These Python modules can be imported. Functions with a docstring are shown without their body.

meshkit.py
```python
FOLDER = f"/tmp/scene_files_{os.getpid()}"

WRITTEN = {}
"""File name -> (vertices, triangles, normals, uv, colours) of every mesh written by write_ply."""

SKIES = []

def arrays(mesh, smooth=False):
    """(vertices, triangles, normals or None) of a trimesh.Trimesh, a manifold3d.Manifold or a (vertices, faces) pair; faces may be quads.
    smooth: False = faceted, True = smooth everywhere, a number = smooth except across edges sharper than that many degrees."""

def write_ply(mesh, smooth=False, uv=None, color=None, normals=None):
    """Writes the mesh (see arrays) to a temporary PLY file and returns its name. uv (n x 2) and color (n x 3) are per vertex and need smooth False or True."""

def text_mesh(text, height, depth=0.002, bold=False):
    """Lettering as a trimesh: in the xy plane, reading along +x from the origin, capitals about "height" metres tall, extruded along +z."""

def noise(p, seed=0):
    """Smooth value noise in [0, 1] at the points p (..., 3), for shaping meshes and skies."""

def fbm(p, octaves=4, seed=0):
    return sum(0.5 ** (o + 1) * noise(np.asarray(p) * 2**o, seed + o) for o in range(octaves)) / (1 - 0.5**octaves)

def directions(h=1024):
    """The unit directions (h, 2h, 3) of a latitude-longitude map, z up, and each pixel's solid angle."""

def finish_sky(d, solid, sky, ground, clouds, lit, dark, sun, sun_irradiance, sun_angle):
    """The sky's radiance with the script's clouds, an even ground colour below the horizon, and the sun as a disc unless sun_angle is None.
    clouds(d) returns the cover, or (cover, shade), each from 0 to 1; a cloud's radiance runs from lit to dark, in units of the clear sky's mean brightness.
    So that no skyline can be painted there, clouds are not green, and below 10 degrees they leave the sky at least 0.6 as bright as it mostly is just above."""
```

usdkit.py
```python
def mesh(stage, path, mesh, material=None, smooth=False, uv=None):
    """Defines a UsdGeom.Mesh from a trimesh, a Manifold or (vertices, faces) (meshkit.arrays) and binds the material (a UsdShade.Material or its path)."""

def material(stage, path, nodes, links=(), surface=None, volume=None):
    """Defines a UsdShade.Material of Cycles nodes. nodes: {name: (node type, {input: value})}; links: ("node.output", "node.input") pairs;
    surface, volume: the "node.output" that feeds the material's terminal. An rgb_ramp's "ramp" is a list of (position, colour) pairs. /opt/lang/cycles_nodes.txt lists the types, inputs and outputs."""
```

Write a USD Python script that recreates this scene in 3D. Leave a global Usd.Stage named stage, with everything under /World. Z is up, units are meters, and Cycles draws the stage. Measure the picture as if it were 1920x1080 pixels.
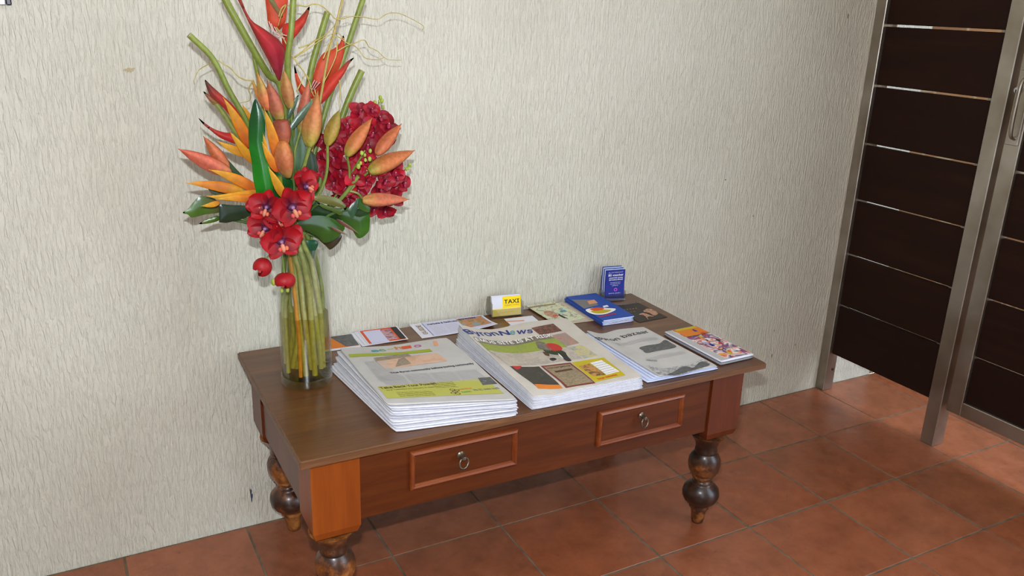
import math, random
import numpy as np, trimesh, meshkit, usdkit
from pxr import Usd, UsdGeom, UsdLux, UsdShade, Gf, Sdf, Vt
from shapely.geometry import Polygon, Point
from shapely import contains_xy
from scipy.spatial import Delaunay, cKDTree

stage = Usd.Stage.CreateInMemory()
UsdGeom.SetStageUpAxis(stage, 'Z'); UsdGeom.SetStageMetersPerUnit(stage, 1.0)
stage.SetDefaultPrim(UsdGeom.Xform.Define(stage, '/World').GetPrim())
UsdGeom.Scope.Define(stage, '/World/Looks')
rnd = random.Random(7)
ORD = ['lowest', 'second', 'third', 'fourth', 'fifth', 'sixth', 'seventh', 'eighth', 'ninth', 'tenth', 'eleventh', 'twelfth', 'thirteenth', 'fourteenth', 'fifteenth']
def up(k): return ORD[k] + ('' if k == 0 else ' from the bottom')
PI = math.pi

# ---------------------------------------------------------------- camera, sky, lamps, exposure
CAM = np.array([-0.3638, -2.0718, 1.3748]); YAW, PITCH, ROLL, FOC = 0.5057, -0.3244, 0.0362, 1603.7
EXPOSURE = -0.12
_cy, _sy, _cp, _sp, _cr, _sr = (f(a) for a in (YAW, PITCH, ROLL) for f in (math.cos, math.sin))
FW = np.array([_sy * _cp, _cy * _cp, _sp]); _r = np.array([_cy, -_sy, 0.0]); _u = np.cross(_r, FW)
RT = _cr * _r + _sr * _u; UP = -_sr * _r + _cr * _u

def pose(eye):
    m = np.eye(4); m[0, :3], m[1, :3], m[2, :3], m[3, :3] = RT, UP, -FW, eye
    return Gf.Matrix4d(*m.ravel().tolist())

cam = UsdGeom.Camera.Define(stage, '/World/camera')
cam.AddTransformOp().Set(pose(CAM))
cam.CreateHorizontalApertureAttr(36.0); cam.CreateVerticalApertureAttr(36.0 * 9 / 16)
cam.CreateFocalLengthAttr(FOC / 1920 * 36.0); cam.CreateClippingRangeAttr(Gf.Vec2f(0.02, 100))
cam.CreateExposureAttr(EXPOSURE)

sky = UsdLux.DomeLight.Define(stage, '/World/sky')
sky.CreateIntensityAttr(1.7); sky.CreateColorAttr(Gf.Vec3f(0.80, 0.93, 1.10))

# unseen light overhead, placed to give the lobby soft warm ambient light
lamp = UsdLux.RectLight.Define(stage, '/World/ceiling_lamp')
lamp.CreateWidthAttr(3.4); lamp.CreateHeightAttr(2.2); lamp.AddTranslateOp().Set(Gf.Vec3d(0.0, -2.3, 2.72))
lamp.CreateIntensityAttr(0.84); lamp.CreateColorAttr(Gf.Vec3f(1.0, 0.87, 0.68))

# the camera's own pop-up flash, above the lens
flash = UsdLux.RectLight.Define(stage, '/World/flash')
flash.CreateWidthAttr(0.036); flash.CreateHeightAttr(0.016)
flash.AddTransformOp().Set(pose(CAM + UP * 0.13 - RT * 0.015))
flash.CreateIntensityAttr(19000); flash.CreateColorAttr(Gf.Vec3f(0.88, 0.95, 1.05))

# ---------------------------------------------------------------- helpers
def S(*rgb):
    """an sRGB colour (0..255) as linear"""
    c = np.array(rgb, float) / 255
    return tuple(float(x) for x in np.where(c < 0.04045, c / 12.92, ((c + 0.055) / 1.055) ** 2.4))

used = {}
def numbered(parent, name):
    k = (parent, name); n = used.get(k, 0); used[k] = n + 1
    return name if n == 0 else f'{name}_{n:03d}'

class Thing:
    def __init__(s, path, base): s.path, s.base = path, np.array(base, float)

def meta(prim, label=None, cat=None, group=None, kind=None):
    for k, v in (('label', label), ('category', cat), ('group', group), ('kind', kind)):
        if v: prim.SetCustomDataByKey(k, v)

def thing(name, label, cat, base=(0, 0, 0), group=None, kind=None):
    path = '/World/' + numbered('/World', name)
    x = UsdGeom.Xform.Define(stage, path); x.AddTranslateOp().Set(Gf.Vec3d(*map(float, base)))
    meta(x.GetPrim(), label, cat, group, kind)
    return Thing(path, base)

def obj(name, mesh, mat, parent=None, smooth=35, label=None, cat=None, group=None, kind=None, tint=None):
    """one Mesh prim; world vertices; under parent (a Thing), or at top level with its origin at its base"""
    if hasattr(mesh, 'to_mesh') or isinstance(mesh, tuple):
        v, f, _ = meshkit.arrays(mesh)
    else:
        v, f = np.array(mesh.vertices, float), np.array(mesh.faces)
    if parent is None:
        base = np.array([*(v[:, :2].min(0) + v[:, :2].max(0)) / 2, v[:, 2].min()])
        path = '/World/' + numbered('/World', name)
    else:
        base = parent.base; path = parent.path + '/' + numbered(parent.path, name)
    m = usdkit.mesh(stage, path, trimesh.Trimesh(v - base, f, process=False), '/World/Looks/' + mat, smooth=True if tint is not None else smooth)
    if parent is None: m.AddTranslateOp().Set(Gf.Vec3d(*map(float, base)))
    if tint is not None:
        UsdGeom.PrimvarsAPI(m).CreatePrimvar('tint', Sdf.ValueTypeNames.Color3fArray, 'vertex').Set(Vt.Vec3fArray.FromNumpy(np.asarray(tint, np.float32)))
    meta(m.GetPrim(), label, cat, group, kind)
    return Thing(path, base)

def box(x0, x1, y0, y1, z0, z1):
    m = trimesh.creation.box([x1 - x0, y1 - y0, z1 - z0]); m.apply_translation([(x0 + x1) / 2, (y0 + y1) / 2, (z0 + z1) / 2])
    return m

def cbox(x0, x1, y0, y1, z0, z1, c=0.002):
    """a box with chamfered edges (hull of three slabs)"""
    a, b = np.array([x0, y0, z0]), np.array([x1, y1, z1]); pts = []
    for k in range(3):
        lo, hi = a + c, b - c; lo[k], hi[k] = a[k], b[k]
        pts += [[(lo, hi)[i][0], (lo, hi)[j][1], (lo, hi)[l][2]] for i in (0, 1) for j in (0, 1) for l in (0, 1)]
    return trimesh.convex.convex_hull(np.array(pts))

def cat_(ms): return trimesh.util.concatenate(ms)

def tube(pts, rad, sides=10, cap=True):
    p = np.asarray(pts, float); n = len(p); rad = np.broadcast_to(np.asarray(rad, float), (n,))
    t = np.gradient(p, axis=0); t /= np.linalg.norm(t, axis=1, keepdims=True) + 1e-12
    a = np.cross(t[0], [0.3, 1, 0.2]); a /= np.linalg.norm(a); A = []
    for k in range(n):
        a = a - t[k] * (a @ t[k]); a /= np.linalg.norm(a); A.append(a)
    A = np.array(A); B = np.cross(t, A); g = np.arange(sides) * 2 * PI / sides
    v = p[:, None] + rad[:, None, None] * (np.cos(g)[None, :, None] * A[:, None] + np.sin(g)[None, :, None] * B[:, None])
    v = v.reshape(-1, 3); f = []
    for i in range(n - 1):
        for j in range(sides):
            q = (i * sides + j, i * sides + (j + 1) % sides, (i + 1) * sides + (j + 1) % sides, (i + 1) * sides + j)
            f += [(q[0], q[1], q[2]), (q[0], q[2], q[3])]
    if cap:
        m0 = len(v); v = np.vstack([v, v[:sides], v[-sides:], p[0], p[-1]])
        for j in range(sides):
            k = (j + 1) % sides
            f += [(m0 + 2 * sides, m0 + k, m0 + j), (m0 + 2 * sides + 1, m0 + sides + j, m0 + sides + k)]
    return trimesh.Trimesh(v, f, process=False)

def spline(pts, n=24):
    p = np.asarray(pts, float)
    if len(p) == 2: return p[0] + np.linspace(0, 1, n)[:, None] * (p[1] - p[0])
    q = np.vstack([2 * p[0] - p[1], p, 2 * p[-1] - p[-2]]); out = []
    for x in np.linspace(0, len(p) - 1 - 1e-9, n):
        i = int(x); t = x - i; a, b, c, d = q[i:i + 4]
        out.append(0.5 * (2 * b + (c - a) * t + (2 * a - 5 * b + 4 * c - d) * t * t + (3 * b - a - 3 * c + d) * t ** 3))
    return np.array(out)

def lathe(profile, sides=40, center=(0, 0)):
    """(r, z) pairs"""
    m = trimesh.creation.revolve(np.array(profile, float), sections=sides)
    m.apply_translation([center[0], center[1], 0]); return m

def at(px, py, Y):
    """the point that stands in the vertical plane y = Y on the photograph's ray"""
    d = FW + (px - 960) / FOC * RT - (py - 540) / FOC * UP
    return CAM + (Y - CAM[1]) / d[1] * d

def on(px, py, Z):
    d = FW + (px - 960) / FOC * RT - (py - 540) / FOC * UP
    return CAM + (Z - CAM[2]) / d[2] * d

# ---------------------------------------------------------------- materials
L = '/World/Looks/'
def mat(name, nodes, links, surface='p.BSDF', **k): usdkit.material(stage, L + name, nodes, links, surface=surface, **k)

def plain(name, col, rough=0.6, metal=0.0, var=0.0, scale=30.0, spec=0.5, bump=0.0, bscale=200.0, coat=0.0):
    nodes = {'p': ('principled_bsdf', {'base_color': col, 'roughness': rough, 'metallic': metal, 'specular_ior_level': spec, 'coat_weight': coat, 'coat_roughness': 0.12})}; links = []
    if var:
        nodes |= {'g': ('geometry', {}), 'n': ('noise_texture', {'scale': scale, 'detail': 4.0}), 'r': ('rgb_ramp', {'ramp': [(0.3, tuple(c * (1 - var) for c in col)), (0.7, tuple(min(1, c * (1 + var)) for c in col))]})}
        links += [('g.position', 'n.vector'), ('n.fac', 'r.fac'), ('r.color', 'p.base_color')]
    if bump:
        nodes |= {'g2': ('geometry', {}), 'n2': ('noise_texture', {'scale': bscale, 'detail': 3.0}), 'b': ('bump', {'strength': 1.0, 'distance': bump})}
        links += [('g2.position', 'n2.vector'), ('n2.fac', 'b.height'), ('b.normal', 'p.normal')]
    mat(name, nodes, links)

def tinted(name, rough=0.45, trans=0.0, streak=0.0, spec=0.5, vary=0.25, scale=60.0):
    """the mesh's own vertex tint, with noise, and some light passing through"""
    nodes = {'a': ('attribute', {'attribute': 'tint'}), 'g': ('geometry', {}), 'n': ('noise_texture', {'scale': scale, 'detail': 4.0}),
             'm': ('map_range', {'from_min': 0.3, 'from_max': 0.7, 'to_min': 1 - vary, 'to_max': 1 + vary}),
             'v': ('vector_math', {'math_type': 'scale'}), 'p': ('principled_bsdf', {'roughness': rough, 'specular_ior_level': spec})}
    links = [('g.position', 'n.vector'), ('n.fac', 'm.value'), ('a.color', 'v.vector1'), ('m.result', 'v.scale'), ('v.vector', 'p.base_color')]
    surf = 'p.BSDF'
    if trans:
        nodes |= {'t': ('translucent_bsdf', {}), 'x': ('mix_closure', {'fac': trans})}
        links += [('v.vector', 't.color'), ('p.BSDF', 'x.closure1'), ('t.BSDF', 'x.closure2')]; surf = 'x.closure'
    mat(name, nodes, links, surf)

# rendered wall: trowelled stucco with runs down the wall
mat('stucco', {'g': ('geometry', {}),
    'mp': ('mapping', {'scale': (1.0, 1.0, 0.17)}), 'n': ('noise_texture', {'scale': 150.0, 'detail': 3.0, 'roughness': 0.55, 'distortion': 0.5}),
    'mp2': ('mapping', {'scale': (1.0, 1.0, 0.45)}), 'n2': ('noise_texture', {'scale': 240.0, 'detail': 2.0, 'roughness': 0.6}),
    'r': ('map_range', {'from_min': 0.42, 'from_max': 0.62, 'to_min': 0.0, 'to_max': 1.0, 'clamp': True}),
    'add': ('math', {'math_type': 'multiply_add', 'value2': 0.45}),
    'b': ('bump', {'strength': 1.0, 'distance': 0.0018}),
    'n3': ('noise_texture', {'scale': 2.2, 'detail': 3.0}), 'c': ('rgb_ramp', {'ramp': [(0.3, S(197, 192, 175)), (0.7, S(206, 201, 185))]}),
    'p': ('principled_bsdf', {'roughness': 0.75, 'specular_ior_level': 0.25})},
    [('g.position', 'mp.vector'), ('mp.vector', 'n.vector'), ('n.fac', 'r.value'), ('g.position', 'mp2.vector'), ('mp2.vector', 'n2.vector'),
     ('n2.fac', 'add.value1'), ('r.result', 'add.value3'), ('add.value', 'b.height'), ('b.normal', 'p.normal'), ('g.position', 'n3.vector'), ('n3.fac', 'c.fac'), ('c.color', 'p.base_color')])

TERRA = [(146, 84, 56), (138, 80, 52), (150, 88, 59), (142, 78, 48), (134, 77, 50)]
for i, c in enumerate(TERRA):
    d = [x * 0.86 for x in c]; w = [min(255, x * 1.07 + 4) for x in c]
    mat(f'terracotta_{i}', {'g': ('geometry', {}), 'n': ('noise_texture', {'scale': 9.0 + i, 'detail': 6.0, 'roughness': 0.65}),
        'r': ('rgb_ramp', {'ramp': [(0.25, S(*d)), (0.5, S(*c)), (0.75, S(*w))]}),
        'n2': ('noise_texture', {'scale': 60.0, 'detail': 3.0}), 'r2': ('map_range', {'from_min': 0.66, 'from_max': 0.74, 'to_min': 1.0, 'to_max': 0.62, 'clamp': True}),
        'v': ('vector_math', {'math_type': 'scale'}), 'n3': ('noise_texture', {'scale': 25.0, 'detail': 4.0}),
        'rr': ('map_range', {'from_min': 0.3, 'from_max': 0.7, 'to_min': 0.22, 'to_max': 0.42}), 'b': ('bump', {'strength': 0.6, 'distance': 0.0012}),
        'p': ('principled_bsdf', {'specular_ior_level': 0.5})},
        [('g.position', 'n.vector'), ('n.fac', 'r.fac'), ('r.color', 'v.vector1'), ('g.position', 'n2.vector'), ('n2.fac', 'r2.value'), ('r2.result', 'v.scale'), ('v.vector', 'p.base_color'),
         ('g.position', 'n3.vector'), ('n3.fac', 'rr.value'), ('rr.result', 'p.roughness'), ('n3.fac', 'b.height'), ('b.normal', 'p.normal')])
plain('grout', S(104, 93, 75), 0.9, var=0.35, scale=25)
plain('ceiling_paint', S(222, 214, 200), 0.9)

def wood(name, c0, c1, c2, along, rough, coat=0.0, scale=14.0, spec=0.5):
    sc = {'x': (0.09, 1.0, 1.0), 'z': (1.0, 1.0, 0.09), 'y': (1.0, 0.09, 1.0)}[along]
    nodes = {'g': ('geometry', {}), 'mp': ('mapping', {'scale': sc}), 'n': ('noise_texture', {'scale': scale * 4, 'detail': 7.0, 'roughness': 0.62, 'distortion': 0.4}),
             'n2': ('noise_texture', {'scale': scale * 0.8, 'detail': 3.0, 'distortion': 0.6}), 'mx': ('mix', {'fac': 0.5}),
             'r': ('rgb_ramp', {'ramp': [(0.3, c0), (0.5, c1), (0.68, c2)]}), 'b': ('bump', {'strength': 0.5, 'distance': 0.0006}),
             'p': ('principled_bsdf', {'roughness': rough, 'specular_ior_level': spec, 'coat_weight': coat, 'coat_roughness': 0.18})}
    links = [('g.position', 'mp.vector'), ('mp.vector', 'n.vector'), ('mp.vector', 'n2.vector'), ('n.color', 'mx.color1'), ('n2.color', 'mx.color2'), ('mx.color', 'r.fac'),
             ('r.color', 'p.base_color'), ('n.fac', 'b.height'), ('b.normal', 'p.normal')]
    links[5] = ('bw.val', 'r.fac'); nodes['bw'] = ('rgb_to_bw', {}); links.append(('mx.color', 'bw.color'))
    mat(name, nodes, links)

wood('top_wood', S(58, 31, 12), S(88, 52, 23), S(120, 78, 38), 'x', 0.33, coat=0.15, spec=0.45)
wood('front_wood', S(54, 22, 3), S(75, 31, 4), S(98, 45, 9), 'x', 0.42, coat=0.05, spec=0.3)
wood('edge_wood', S(70, 42, 22), S(98, 62, 34), S(136, 94, 58), 'x', 0.45, scale=30)
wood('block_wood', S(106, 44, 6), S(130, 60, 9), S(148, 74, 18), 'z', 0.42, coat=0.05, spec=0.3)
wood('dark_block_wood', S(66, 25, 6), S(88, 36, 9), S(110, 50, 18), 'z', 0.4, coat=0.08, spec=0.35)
wood('moulding_wood', S(86, 36, 9), S(112, 50, 16), S(140, 72, 30), 'x', 0.4, coat=0.1)
wood('board_wood', S(26, 11, 6), S(35, 16, 8), S(44, 22, 11), 'y', 0.7, scale=8, spec=0.15)
# turned legs: dark stain, worn to bare wood on the undersides and feet
for sfx, k in (('', 0.0), ('_worn', 0.13)):
    mat('turned_wood' + sfx, {'g': ('geometry', {}), 'n': ('noise_texture', {'scale': 38.0, 'detail': 6.0, 'roughness': 0.7}), 'sx': ('separate_xyz', {}),
        'wv': ('math', {'math_type': 'sine'}), 'fr': ('math', {'math_type': 'multiply', 'value2': 44.0}), 'ad': ('math', {'math_type': 'multiply_add', 'value2': 0.13}),
        'r': ('rgb_ramp', {'ramp': [(0.38 - k, S(38, 24, 17)), (0.56 - k, S(66, 40, 25)), (0.68 - k, S(122, 70, 30)), (0.8 - k, S(156, 100, 48))]}),
        'p': ('principled_bsdf', {'roughness': 0.36, 'coat_weight': 0.2, 'coat_roughness': 0.2})},
        [('g.position', 'n.vector'), ('g.position', 'sx.vector'), ('sx.z', 'fr.value1'), ('fr.value', 'wv.value1'), ('wv.value', 'ad.value1'), ('n.fac', 'ad.value3'), ('ad.value', 'r.fac'), ('r.color', 'p.base_color')])
plain('ring_iron', S(120, 108, 92), 0.35, metal=0.8, var=0.3, scale=120)
mat('steel', {'g': ('geometry', {}), 'mp': ('mapping', {'scale': (1.0, 1.0, 0.03)}), 'n': ('noise_texture', {'scale': 260.0, 'detail': 2.0}), 'n2': ('noise_texture', {'scale': 5.0, 'detail': 4.0}),
    'r': ('rgb_ramp', {'ramp': [(0.3, S(140, 128, 112)), (0.7, S(186, 180, 170))]}), 'b': ('bump', {'strength': 0.3, 'distance': 0.0003}), 'p': ('principled_bsdf', {'metallic': 0.9, 'roughness': 0.38})},
    [('g.position', 'mp.vector'), ('mp.vector', 'n.vector'), ('n.fac', 'b.height'), ('b.normal', 'p.normal'), ('g.position', 'n2.vector'), ('n2.fac', 'r.fac'), ('r.color', 'p.base_color')])
plain('lock_grey', S(190, 190, 188), 0.3, metal=0.6)
plain('black', S(18, 16, 18), 0.5)
mat('brick', {'g': ('geometry', {}), 'ad': ('math', {'math_type': 'add'}), 'sx': ('separate_xyz', {}), 'cx': ('combine_xyz', {}), 'k': ('brick_texture', {'scale': 1.0, 'brick_width': 0.24, 'row_height': 0.086, 'mortar_size': 0.008, 'color1': S(140, 98, 56), 'color2': S(116, 78, 42), 'mortar': S(146, 124, 90)}),
    'p': ('principled_bsdf', {'roughness': 0.85})}, [('g.position', 'sx.vector'), ('sx.x', 'ad.value1'), ('sx.y', 'ad.value2'), ('ad.value', 'cx.x'), ('sx.z', 'cx.y'), ('cx.vector', 'k.vector'), ('k.color', 'p.base_color')])

def seethrough(name, tintc, f0=0.04, k=0.5, rough=0.0):
    """a thin clear wall: mostly see-through, mirror-like towards grazing angles, alike from both sides"""
    mat(name, {'l': ('layer_weight', {'blend': 0.5}), 'pw': ('math', {'math_type': 'power', 'value2': 4.0}), 'ma': ('math', {'math_type': 'multiply_add', 'value2': k, 'value3': f0}),
               't': ('transparent_bsdf', {'color': tintc}), 'g': ('glossy_bsdf', {'color': (1, 1, 1), 'roughness': rough}), 'x': ('mix_closure', {})},
        [('l.facing', 'pw.value1'), ('pw.value', 'ma.value1'), ('ma.value', 'x.fac'), ('t.BSDF', 'x.closure1'), ('g.BSDF', 'x.closure2')], 'x.closure')
seethrough('vase_glass', (0.955, 0.965, 0.95), f0=0.055)
seethrough('water', (0.86, 0.82, 0.46), f0=0.01, k=0.15)
seethrough('base_glass', (0.94, 0.95, 0.93), f0=0.07, k=0.9)
seethrough('acrylic', (0.88, 0.87, 0.83), f0=0.09)
mat('solid_glass', {'p': ('principled_bsdf', {'base_color': (0.97, 0.985, 0.96), 'roughness': 0.0, 'ior': 1.5, 'transmission_weight': 1.0})}, [])

plain('newsprint', S(184, 181, 177), 0.85, var=0.05, scale=25, spec=0.2)
plain('newsprint_warm', S(194, 187, 177), 0.85, var=0.05, scale=25, spec=0.2)
plain('paper_white', S(212, 212, 220), 0.8, spec=0.25)
plain('paper_cool', S(200, 208, 232), 0.8, spec=0.25)
plain('paper_edge', S(204, 204, 211), 0.85, var=0.06, scale=90, spec=0.2)
INK = dict(navy=(48, 62, 122), black=(40, 38, 40), grey=(150, 147, 146), midgrey=(118, 116, 116), lightgrey=(176, 173, 171), white=(228, 226, 224), lime=(176, 176, 84), limeg=(150, 160, 50), yellow=(186, 168, 34),
           teal=(86, 150, 158), green=(92, 150, 92), orange=(206, 120, 44), redorange=(206, 84, 44), red=(184, 52, 48), pink=(180, 92, 140), magenta=(206, 80, 190), brown=(86, 62, 44), darkbrown=(56, 46, 38), khaki=(146, 128, 98), taxi=(240, 206, 22),
           taxipale=(232, 214, 120), blue=(46, 78, 158), deepblue=(40, 48, 132), sky=(110, 170, 190), mint=(150, 196, 186), sand=(196, 160, 130), charcoal=(52, 48, 46), skin=(196, 150, 118), maroon=(120, 60, 52), darkgreen=(48, 64, 40), beige=(190, 176, 158), peach=(214, 150, 110), lilac=(196, 196, 220), olive=(120, 116, 44))
for k, c in INK.items(): plain('ink_' + k, S(*c), 0.7, spec=0.25)

def photo(name, cols, scale=60.0, det=5.0):
    st = [(0.25 + 0.5 * i / (len(cols) - 1), S(*c)) for i, c in enumerate(cols)]
    mat(name, {'g': ('geometry', {}), 'n': ('noise_texture', {'scale': scale, 'detail': det, 'roughness': 0.65, 'distortion': 0.8}), 'r': ('rgb_ramp', {'ramp': st}), 'p': ('principled_bsdf', {'roughness': 0.6})},
        [('g.position', 'n.vector'), ('n.fac', 'r.fac'), ('r.color', 'p.base_color')])
photo('photo_dark', [(28, 26, 24), (62, 54, 44), (40, 44, 36), (110, 96, 84)], 45)
photo('photo_rosette', [(40, 30, 26), (64, 48, 38), (130, 70, 56), (90, 70, 58)], 110)
photo('photo_portrait', [(96, 78, 66), (176, 132, 110), (140, 130, 128), (120, 100, 92)], 40)
photo('photo_table', [(110, 120, 122), (160, 160, 150), (196, 180, 110), (130, 138, 140)], 70)
photo('photo_engraving', [(92, 78, 58), (158, 140, 110), (120, 104, 78), (176, 160, 130)], 150)
photo('photo_burger', [(110, 96, 24), (92, 62, 30), (196, 140, 70), (90, 80, 26)], 50)
photo('photo_grass', [(120, 140, 40), (146, 158, 50), (132, 146, 60), (160, 164, 80)], 35)
photo('photo_road', [(170, 158, 142), (184, 174, 160), (160, 150, 138), (190, 180, 168)], 40)
photo('photo_foliage', [(96, 84, 72), (130, 120, 104), (90, 84, 70), (150, 140, 124)], 120)
photo('photo_sand', [(192, 150, 126), (206, 170, 146), (196, 156, 128), (186, 142, 116)], 25)
photo('photo_rock', [(80, 70, 58), (126, 110, 92), (150, 134, 112), (70, 58, 48)], 90)
photo('photo_bw', [(58, 58, 58), (96, 96, 96), (70, 70, 70), (140, 140, 140)], 60)
photo('photo_bw_light', [(150, 150, 150), (190, 189, 188), (120, 120, 120), (200, 199, 198)], 90)
photo('photo_comic', [(216, 170, 40), (206, 90, 70), (226, 210, 200), (80, 70, 120), (196, 60, 60), (226, 216, 120)], 28, 2.0)
photo('photo_map', [(150, 196, 186), (180, 206, 170), (214, 206, 170), (120, 130, 130), (176, 190, 196)], 60, 3.0)
photo('photo_fish', [(120, 60, 40), (190, 160, 130), (150, 80, 60), (220, 200, 180)], 90, 3.0)
photo('photo_beach', [(90, 150, 190), (120, 150, 150), (196, 120, 70), (90, 120, 60), (206, 206, 200)], 50, 3.0)
photo('photo_club', [(50, 40, 50), (130, 90, 110), (196, 150, 150), (60, 46, 60)], 70, 3.0)
photo('photo_glow', [(30, 26, 22), (52, 44, 36), (40, 34, 28), (62, 52, 42)], 40)

tinted('petal', 0.55, trans=0.2, vary=0.14, scale=80, spec=0.3)
tinted('bud_skin', 0.55, trans=0.0, vary=0.2, scale=140, spec=0.3)
tinted('orchid_petal', 0.5, trans=0.2, vary=0.2, scale=60, spec=0.35)
tinted('leaf', 0.3, trans=0.12, vary=0.2, scale=30)
tinted('stem_skin', 0.45, vary=0.18, scale=90)

# ---------------------------------------------------------------- the setting
wall = obj('wall_back', box(-3.2, 2.44, 0.0, 0.12, -0.02, 2.75), 'stucco', smooth=False, kind='structure', label='cream stucco wall with fine vertical trowel runs')
# marks on the wall
def blob(px, py, w, h, y=0.0005, seed=0):
    c = at(px, py, 0); g = np.linspace(0, 2 * PI, 22, endpoint=False); r_ = np.random.default_rng(seed)
    k = 1 + 0.25 * r_.standard_normal(22)
    v = np.c_[c[0] + w / 2 * k * np.cos(g), np.full(22, -0.0014), c[2] + h / 2 * k * np.sin(g)]
    ring2 = v.copy(); ring2[:, 1] = 0.001
    v = np.vstack([v, [[c[0], -0.0018, c[2]]], ring2]); f = []
    for i in range(22):
        j = (i + 1) % 22; f += [(22, j, i), (i, j, 23 + j), (i, 23 + j, 23 + i)]
    return trimesh.Trimesh(v, f, process=False)
plain('mark_ink', S(62, 64, 84), 0.7); plain('mark_brown', S(172, 156, 122), 0.8); plain('mark_grey', S(128, 112, 92), 0.8)
obj('scuff_mark', blob(471, 927, 0.005, 0.044, seed=3), 'mark_ink', wall)
obj('scuff_mark', blob(243, 131, 0.02, 0.010, seed=4), 'mark_brown', wall)
for k, (px, py, w, h) in enumerate([(1447, 667, 0.004, 0.012), (1491, 646, 0.003, 0.006), (1360, 337, 0.005, 0.003), (1412, 405, 0.003, 0.004), (1452, 620, 0.003, 0.004), (1590, 30, 0.004, 0.012)]):
    obj('scuff_mark', blob(px, py, w, h, seed=10 + k), 'mark_grey', wall)

floor = obj('floor', box(-3.2, 5.2, -4.2, 0.0, -0.08, -0.0014), 'grout', smooth=False, kind='structure', label='terracotta tiled floor with grey grout joints')
cols = {-1: -0.316, 0: -0.013, 1: 0.296, 2: 0.612, 3: 0.928, 4: 1.238, 5: 1.541, 6: 1.845, 7: 2.129, 8: 2.414}
for i in range(9, 15): cols[i] = cols[i - 1] + 0.305
for i in range(-2, -11, -1): cols[i] = cols[i + 1] - 0.305
rows = {-1: -0.004, 0: -0.296, 1: -0.599, 2: -0.898}
for j in range(3, 9): rows[j] = rows[j - 1] - 0.305
for j in range(-1, 8):
    for i in range(-9, 14):
        if j > 4 and not -6 < i < 9: continue
        g = 0.0030 + rnd.uniform(-0.0010, 0.0008); dz = rnd.uniform(-0.0008, 0.0004)
        m = cbox(cols[i] + g, cols[i + 1] - g, rows[j + 1] + g, rows[j] - g, -0.012, dz, 0.0009)
        obj('tile', m, f'terracotta_{rnd.randrange(5)}', floor, smooth=False)
obj('wall_left', box(-3.3, -3.2, -4.2, 0.12, -0.02, 2.75), 'ceiling_paint', smooth=False, kind='structure', label='plain painted left wall of the lobby')  # out of view; keeps open sky from lighting the lobby from the left
obj('wall_front', cat_([box(-3.3, -1.3, -4.3, -4.2, -0.02, 2.75), box(-0.62, 2.4, -4.3, -4.2, -0.02, 2.75), box(-1.3, -0.62, -4.3, -4.2, 2.1, 2.75)]), 'ceiling_paint', smooth=False, kind='structure', label='plain painted wall behind the viewer with an open doorway')  # out of view; blocks sky light, the doorway gives the vase its bright strip
obj('ceiling', box(-3.2, 2.4, -4.2, 0.0, 2.75, 2.85), 'ceiling_paint', smooth=False, kind='structure', label='plain painted ceiling above the tiled lobby')  # out of view; blocks sky light from above, the walkway stays open

# brick wall of the walkway beyond the gate
obj('garden_wall', cat_([box(3.9, 4.02, -3.2, 0.0, -0.0005, 2.3), box(2.4405, 4.02, 0.0, 0.12, -0.0005, 2.3)]), 'brick', smooth=False, label='brown brick wall seen through the gaps between the gate boards', cat='wall')

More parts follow.
